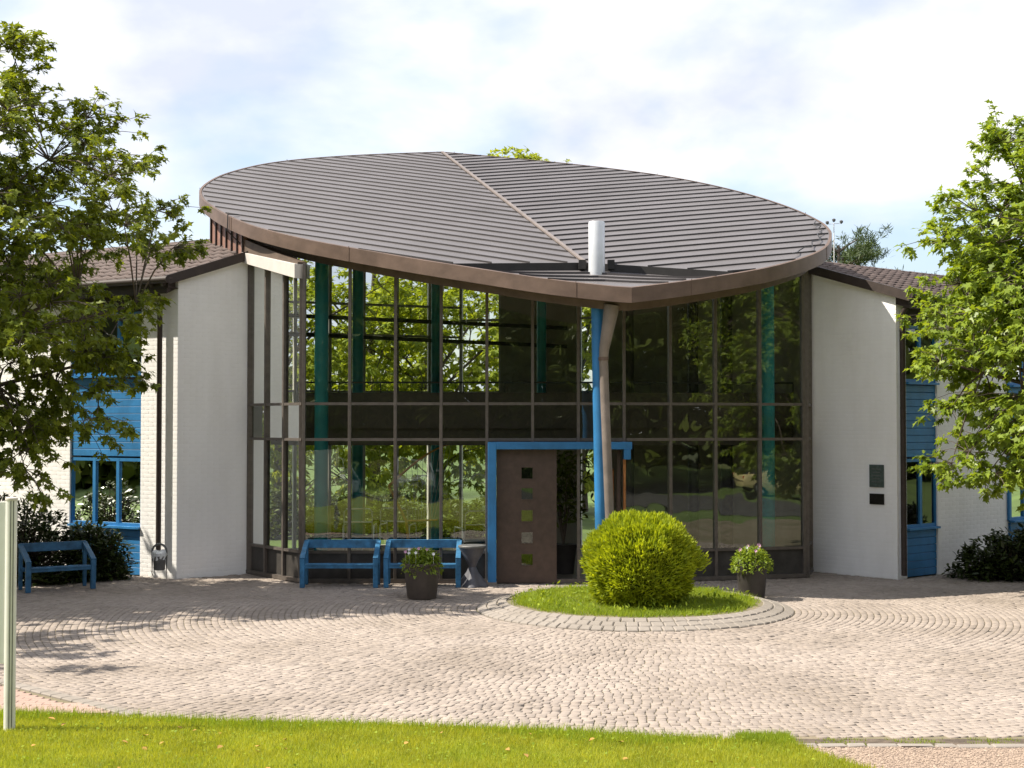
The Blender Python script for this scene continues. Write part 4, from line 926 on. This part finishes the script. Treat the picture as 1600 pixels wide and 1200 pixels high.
# ---- leafy shrubs by the wings
def shrub(name, label, base, rad, seed, nclump, group, lsize=.12, m_=None):
    g = np.random.default_rng(seed); t = root(name, base, label, 'shrub', group); mb = MB(); pos, dirs = [], []
    for i in range(nclump):
        d = sphere_dirs(1, g)[0]; d[2] = abs(d[2]) * .95 - .05; p = d * np.array(rad) * (g.random() ** .3); p[2] = max(p[2], .08)
        mb.tube([(p[0] * .1, p[1] * .1, 0), (p[0] * .6, p[1] * .6, p[2] * .6), tuple(p)], [.018, .012, .006], 4)
        k = 16; a = sphere_dirs(k, g) * np.array([1, 1, .45]); pos.append(p + g.normal(0, .05, (k, 3))); dirs.append(a + unit(p) * .4 + np.array([0, 0, .15]))
    pos = np.concatenate(pos); dirs = np.concatenate(dirs); n = len(pos); mb.build('stems', M_bark, t)
    mobj('foliage', leaf_mesh('foliage', pos, dirs, np.array([0, 0, 1.]) + g.normal(0, .4, (n, 3)), lsize * g.uniform(.7, 1.25, n), OVAL2D, m_ or M_rhodo, .2), t); return t
GS = 'dark evergreen shrubs along the walls'
shrub('evergreen_shrub', 'tall dark evergreen shrub behind the left bench at the picture edge', (-9.0, 25.6, 0), (1.25, .8, 1.75), 101, 330, GS)
shrub('evergreen_shrub', 'dark evergreen shrub right beside the left blue bench below the window', (-7.75, 26.0, 0), (.75, .55, 1.18), 102, 260, GS)
shrub('evergreen_shrub', 'low dark evergreen shrub left of the blue window at the ground', (-10.4, 26.4, 0), (1.2, .9, 1.9), 103, 260, GS)
shrub('evergreen_shrub', 'dark evergreen shrub before the right wing wall', (9.15, 26.2, 0), (1.0, .7, .95), 104, 280, GS)
shrub('evergreen_shrub', 'larger dark evergreen shrub at the right picture edge', (10.35, 26.3, 0), (1.1, .9, 1.45), 105, 330, GS)

for i, (x, y) in enumerate([(-7.4, 36.4), (-5.9, 36.1), (-4.5, 36.5), (-3.1, 36.2), (-1.7, 36.5), (-.3, 36.2)]):
    shrub('garden_shrub', ['leftmost', 'second from left', 'third from left', 'fourth from left', 'fifth from left', 'rightmost'][i] + ' leafy garden shrub behind the rear windows of the hall', (x, y, 0), (.95, .6, 1.15 + .2 * (i % 2)), 120 + i, 150, 'shrubs behind the hall', .15, M_leaf_d)
# ------------------------------------------------------------------ benches
def make_bench(loc, rz, label, m_, W=1.38):
    t = root('garden_bench', loc, label, 'bench', 'blue painted wooden benches', rz); h = W / 2 - .05
    for s in (-1, 1):
        MB().beam((s * h, -.26, 0), (s * h, -.28, .50), .085, .075, side=(1, 0, 0)).build('front_leg', m_, t, bev=.006)
        MB().beam((s * h, .24, 0), (s * h, .24, .74), .06, .06, side=(1, 0, 0)).build('rear_leg', m_, t, bev=.006)
        MB().beam((s * h, -.31, .50), (s * h, .27, .765), .088, .05, side=(1, 0, 0)).build('armrest', m_, t, bev=.006)
    MB().beam((-h - .02, .255, .72), (h + .02, .255, .72), .035, .15).build('backrest_rail', m_, t, bev=.006)
    for i in range(4): MB().beam((-h + .05, -.245 + i * .125, .395 - i * .012), (h - .05, -.245 + i * .125, .395 - i * .012), .108, .03).build('seat_slat', m_, t, bev=.005)
    MB().beam((-h, -.275, .375), (h, -.275, .375), .03, .08).build('seat_rail', m_, t, bev=.005); MB().beam((-h, .2, .345), (h, .2, .345), .03, .07).build('seat_rail', m_, t, bev=.005)
    return t
make_bench((-3.02, 24.93, .016), 0, 'bright blue bench before the glass, left of the two by the facade', M_blue_b)
make_bench((-1.57, 24.95, .016), 0, 'bright blue bench behind the flower pot, nearer the entrance', M_blue_b, 1.36)
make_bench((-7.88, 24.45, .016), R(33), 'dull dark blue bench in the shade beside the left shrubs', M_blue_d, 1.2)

# ------------------------------------------------------------------ flower pots
def make_pot(loc, label, m_, seed, r0=.235, r1=.295, h=.58, pink=False):
    g = np.random.default_rng(seed); t = root('flower_pot', loc, label, 'planter', 'flower pots before the glass front')
    MB().lathe([(r0, 0), (r0 + .006, .01), (r1, h - .05), (r1 + .012, h - .045), (r1 + .012, h), (r1 - .02, h), (r1 - .03, h - .06)], 32).build('pot', m_, t, smooth=True)
    MB().lathe([(r1 - .025, h - .09), (r1 - .025, h - .05)], 24).build('soil', M_core, t)
    n = 1500; p = sphere_dirs(n, g) * np.array([.34, .34, .26]) * (g.random((n, 1)) ** .4); p[:, 2] = np.abs(p[:, 2]) + h - .03; p[:, 2] -= .16 * (np.hypot(p[:, 0], p[:, 1]) > r1 * .95) * g.random(n)
    mobj('foliage', leaf_mesh('foliage', p, sphere_dirs(n, g) + unit(p - np.array([0, 0, h])) * .6, np.array([0, 0, 1.]) + g.normal(0, .5, (n, 3)), g.uniform(.04, .085, n), OVAL2D, M_leaf_r, .3), t)
    for i in range(9):
        a = g.uniform(0, 6.28); rr_ = g.uniform(.08, .30); q = (rr_ * math.cos(a), rr_ * math.sin(a), h + .25 - .55 * (rr_ - .06) * g.uniform(.4, 1.2) + g.uniform(-.03, .04)); m2 = MB(); vs = [q]; fs = []
        for k in range(10): b = 2 * math.pi * k / 10; s = .03 if k % 2 else .019; vs.append((q[0] + s * math.cos(b), q[1] - .012 + .006 * math.sin(b), q[2] + s * math.sin(b)))
        m2.add(vs, [(0, 1 + k, 1 + (k + 1) % 10) for k in range(10)]); m2.tube([(q[0], q[1], h - .02), (q[0], q[1], q[2])], .002, 3); m2.build('flower', M_pink_p if (pink and i % 3) or i % 4 == 0 else M_white_p, t)
    return t
make_pot((-1.48, 23.2, .016), 'brownish tapered pot with white flowers before the right blue bench', M_potb, 5)
make_pot((3.92, 23.1, .016), 'black tapered pot with pink and white flowers right of the ball bush', M_pot, 6, .20, .255, .62, True)

# ------------------------------------------------------------------ cocktail table in stretch cover, waste bin, sign
t = root('bistro_table', (-.70, 24.9, .016), 'small round table in grey stretch cover left of the entrance', 'table')
pr_ = [(.25, 0), (.235, .03), (.10, .25), (.062, .34), (.10, .44), (.20, .60), (.225, .68)]
m = MB(); vs = []; N = 32
for r_, z in pr_:
    for k in range(N): a = 2 * math.pi * k / N; q = r_ * (1 + (.16 * math.cos(4 * a) if z < .2 else .04 * math.cos(4 * a))); vs.append((q * math.cos(a), q * math.sin(a), z))
m.add(vs, [(i * N + k, i * N + (k + 1) % N, (i + 1) * N + (k + 1) % N, (i + 1) * N + k) for i in range(len(pr_) - 1) for k in range(N)]).build('stretch_cover', M_cloth, t, smooth=True)
MB().lathe([(.24, .675), (.25, .685), (.25, .71), (.24, .72)], 32).build('table_top', M_bin, t, smooth=True)

t = root('waste_bin', (-6.38, 25.55, .01), 'grey hooped waste bin with plastic bag by the downpipe', 'bin')
m = MB().tube([(-.13, 0, 0), (-.13, 0, .55)] + [(-.13 * math.cos(a), 0, .55 + .14 * math.sin(a)) for a in np.linspace(0, math.pi, 10)[1:-1]] + [(.13, 0, .55), (.13, 0, 0)], .02, 8).build('hoop', M_bin, t, smooth=True)
MB().lathe([(.085, .22), (.10, .23), (.115, .46), (.12, .47), (.105, .46)], 20).build('basket', M_bin, t, smooth=True)
m = MB(); g = np.random.default_rng(3); vs = []; N = 18
for r_, z in ((.108, .40), (.128, .46), (.135, .52), (.11, .56), (.05, .57)):
    for k in range(N): a = 2 * math.pi * k / N; q = r_ * (1 + g.normal(0, .07)); vs.append((q * math.cos(a), q * math.sin(a), z + g.normal(0, .012)))
m.add(vs, [(i * N + k, i * N + (k + 1) % N, (i + 1) * N + (k + 1) % N, (i + 1) * N + k) for i in range(4) for k in range(N)]).build('bag', M_bag, t, smooth=True)

t = root('sign_board', (-4.665, 13.15, .04), 'pale sign board on aluminium posts cut by the left picture edge', 'sign')
for x in (0, -1.35):
    MB().lathe([(.052, 0), (.052, 2.14)], 20, (x, 0)).build('post', M_alu, t, smooth=True)
    for dx in (.012, .034): MB().box((x + dx, -math.sqrt(.052 ** 2 - dx ** 2) - .001, 1.07), (.007, .006, 2.12)).build('groove', M_bin, t)
    MB().lathe([(.056, 2.135), (.056, 2.155), (.04, 2.165)], 20, (x, 0)).build('cap', M_hills, t, smooth=True)
MB().box((-.675, .0, 1.37), (1.25, .03, 1.50)).build('panel', M_sign, t, bev=.004)

# ------------------------------------------------------------------ inside the hall
def chair(loc, rz, label):
    t = root('tubular_chair', loc, label, 'chair', 'tubular steel chairs in the hall', rz)
    for s in (-1, 1): MB().tube([(s * .27, .25, .0), (s * .27, .25, .60), (s * .27, .22, .66), (s * .27, -.22, .66), (s * .27, -.26, .60), (s * .27, -.26, 0)], .014, 8).build('side_frame', M_chrome, t, smooth=True)
    MB().tube([(-.25, .26, .45), (-.25, .30, .88), (-.20, .305, .93), (.20, .305, .93), (.25, .30, .88), (.25, .26, .45)], .013, 8).build('back_frame', M_chrome, t, smooth=True)
    MB().box((0, 0, .45), (.50, .50, .05)).build('seat', M_seat, t, bev=.015); MB().tube([(-.25, .285, .72), (.25, .285, .72)], .011, 8).build('back_rail', M_chrome, t, smooth=True); t.scale = (1.12, 1.12, 1.26)
    return t
chair((-3.05, 28.3, .015), R(180), 'tubular chair inside, second pane from the left'); chair((-2.3, 28.5, .015), R(170), 'tubular chair inside, behind the gap between the benches'); chair((-.75, 27.6, .015), R(200), 'tubular chair inside, just left of the entrance door')
t = root('string_sculpture', (-2.1, 28.0, .015), 'curved gilded sculpture with taut strings inside the hall', 'sculpture')
arc = [(-.35 + 1.25 * u, 0, 1.62 + .86 * math.sin(u * 1.35)) for u in np.linspace(0, 1, 12)]
MB().tube(arc, [.028 - .012 * i / 11 for i in range(12)], 8).build('arc', M_bronze_s, t, smooth=True)
for i in range(2, 12): MB().tube([arc[i], (.0 + .05 * i, 0, .95)], .004, 4).build('string', M_string, t)
MB().tube([(.0, 0, .93), (.62, 0, .95)], .02, 8).build('string_bar', M_bronze_s, t)
MB().tube([(-.35, 0, 1.62), (.0, 0, .93), (.1, 0, .03)], [.025, .03, .035], 8).build('stem', M_bronze_s, t, smooth=True); MB().lathe([(.25, 0), (.25, .03), (.05, .05)], 24, (.1, 0)).build('base', M_bronze_s, t)
t = root('indoor_plant', (.98, 27.0, .015), 'tall potted indoor plant in the open doorway', 'plant')
MB().lathe([(.20, 0), (.26, .55), (.27, .56), (.24, .56)], 24).build('pot', M_pot, t, smooth=True); g = np.random.default_rng(9); n = 500
mb = MB(); 
for k in range(6): mb.tube([(0, 0, .5), (.1 * math.cos(k), .1 * math.sin(k), 1.2), (.25 * math.cos(k), .25 * math.sin(k), 1.9)], [.02, .015, .008], 5)
mb.build('stems', M_bark, t); p = np.stack([g.normal(0, .22, n), g.normal(0, .22, n), g.uniform(1.0, 2.35, n)], 1)
mobj('foliage', leaf_mesh('foliage', p, sphere_dirs(n, g) * np.array([1, 1, .5]), np.array([0, 0, 1.]) + g.normal(0, .4, (n, 3)), g.uniform(.10, .2, n), OVAL2D, M_leaf_d, .4), t)
t = root('red_lamp', (WA.x + dA.x * 1.35 + inL.x * .35, WA.y + dA.y * 1.35 + inL.y * .35, .93), 'small red desk lamp behind the left blue window', 'lamp')
MB().lathe([(.06, 0), (.06, .02), (.015, .03)], 16).build('base', M_red, t); MB().tube([(0, 0, .02), (-.05, 0, .12), (.02, 0, .2)], .014, 8).build('arm', M_red, t, smooth=True); MB().lathe([(.085, .15), (.07, .22), (.02, .26)], 16, (.03, 0)).build('shade', M_red, t, smooth=True)
MB().box((t.location.x, t.location.y, .90), (.5, .4, .04), 0).build('window_shelf', M_inwall, wl, IL)

# ------------------------------------------------------------------ parked cars on the near side (seen mirrored)
def make_car(loc, rz, label, paint, hgt=1.48):
    t = root('parked_car', loc, label, 'car', 'cars parked on the near side', rz)
    S = [(-2.1, .42, .62, .70), (-2.05, .30, .80, .80), (-1.75, .22, .90, .86), (-.95, .20, .96, .88), (0, .20, .97, .89), (1.0, .20, .98, .89), (1.75, .24, 1.0, .86), (2.02, .32, .95, .80), (2.08, .45, .78, .74)]
    def loft(S, pf):
        vs = []; fs = []
        for s in S: vs += pf(s)
        n_ = len(pf(S[0]))
        for i in range(len(S) - 1):
            for k in range(n_): fs.append((i * n_ + k, i * n_ + (k + 1) % n_, (i + 1) * n_ + (k + 1) % n_, (i + 1) * n_ + k))
        fs += [tuple(range(n_))[::-1], tuple(range((len(S) - 1) * n_, len(S) * n_))]; m = MB(); m.add(vs, fs); return m
    def body(s): x, z0, z1, w = s; return [(x, -w * .92, z0), (x, w * .92, z0), (x, w, z0 + .18), (x, w, z1 - .22), (x, w * .93, z1 - .05), (x, w * .8, z1), (x, -w * .8, z1), (x, -w * .93, z1 - .05), (x, -w, z1 - .22), (x, -w, z0 + .18)]
    loft(S, body).build('body', paint, t, smooth=True)
    G = [(-1.05, .93, .95, .76), (-.45, .93, hgt - .10, .70), (-.1, .93, hgt - .03, .67), (.7, .93, hgt - .02, .66), (1.35, .93, hgt - .12, .66), (1.85, .93, 1.02, .72)]
    def gh(s): x, z0, z1, w = s; wt = w - .12 * min(1, (z1 - z0) / .5); return [(x, -w, z0), (x, w, z0), (x, wt, z1), (x, -wt, z1)]
    loft(G, gh).build('windows', M_carg, t)
    m = loft([(-.5, hgt - .12, hgt - .06, .60), (-.1, hgt - .06, hgt, .58), (.7, hgt - .05, hgt + .01, .57), (1.4, hgt - .15, hgt - .08, .57)], lambda s: [(s[0], -s[3], s[1]), (s[0], s[3], s[1]), (s[0], s[3] - .04, s[2]), (s[0], -s[3] + .04, s[2])]); m.build('roof', paint, t)
    for s in (-1, 1):
        for x0, x1, z1 in ((-1.02, -.48, hgt - .1), (.35, .42, hgt - .04), (1.82, 1.38, hgt - .13)): MB().beam((x0, s * .755, .94), (x1, s * (.755 - .13), z1), .06, .05).build('pillar', paint, t)
        MB().box((-2.06, s * .58, .68), (.08, .26, .13)).build('headlight', M_lamp, t, bev=.03); MB().box((2.05, s * .62, .78), (.06, .16, .2)).build('tail_light', M_red, t, bev=.02)
        MB().box((-.75, s * .97, 1.0), (.12, .18, .12)).build('mirror', paint, t, bev=.03)
        for x in (-1.35, 1.3):
            w = MB().tube([(x, s * .72, .31), (x, s * .90, .31)], .31, 24).build('wheel', M_tyre, t, smooth=True); MB().tube([(x, s * .88, .31), (x, s * .905, .31)], .19, 16).build('rim', M_cars, w)
    MB().box((-2.12, 0, .50), (.03, .52, .11)).build('number_plate', M_hills, t); MB().box((-2.09, 0, .66), (.04, .7, .08)).build('grille', M_rail, t)
    return t
make_car((-7.2, -3.5, -.04), R(-82), 'white parked car mirrored in the left glass panes', M_carw); make_car((-3.9, -4.6, -.04), R(-96), 'silver parked car mirrored above the right bench', M_cars); make_car((-1.7, -5.4, -.04), R(-88), 'dark parked car mirrored left of the door', M_card); make_car((24.6, 3.4, -.04), R(200), 'cream yellow parked car mirrored in the right glass panes', M_cary, 1.55); make_car((28.3, 6.2, -.04), R(215), 'silver parked car mirrored beside the right white wall', M_cars)
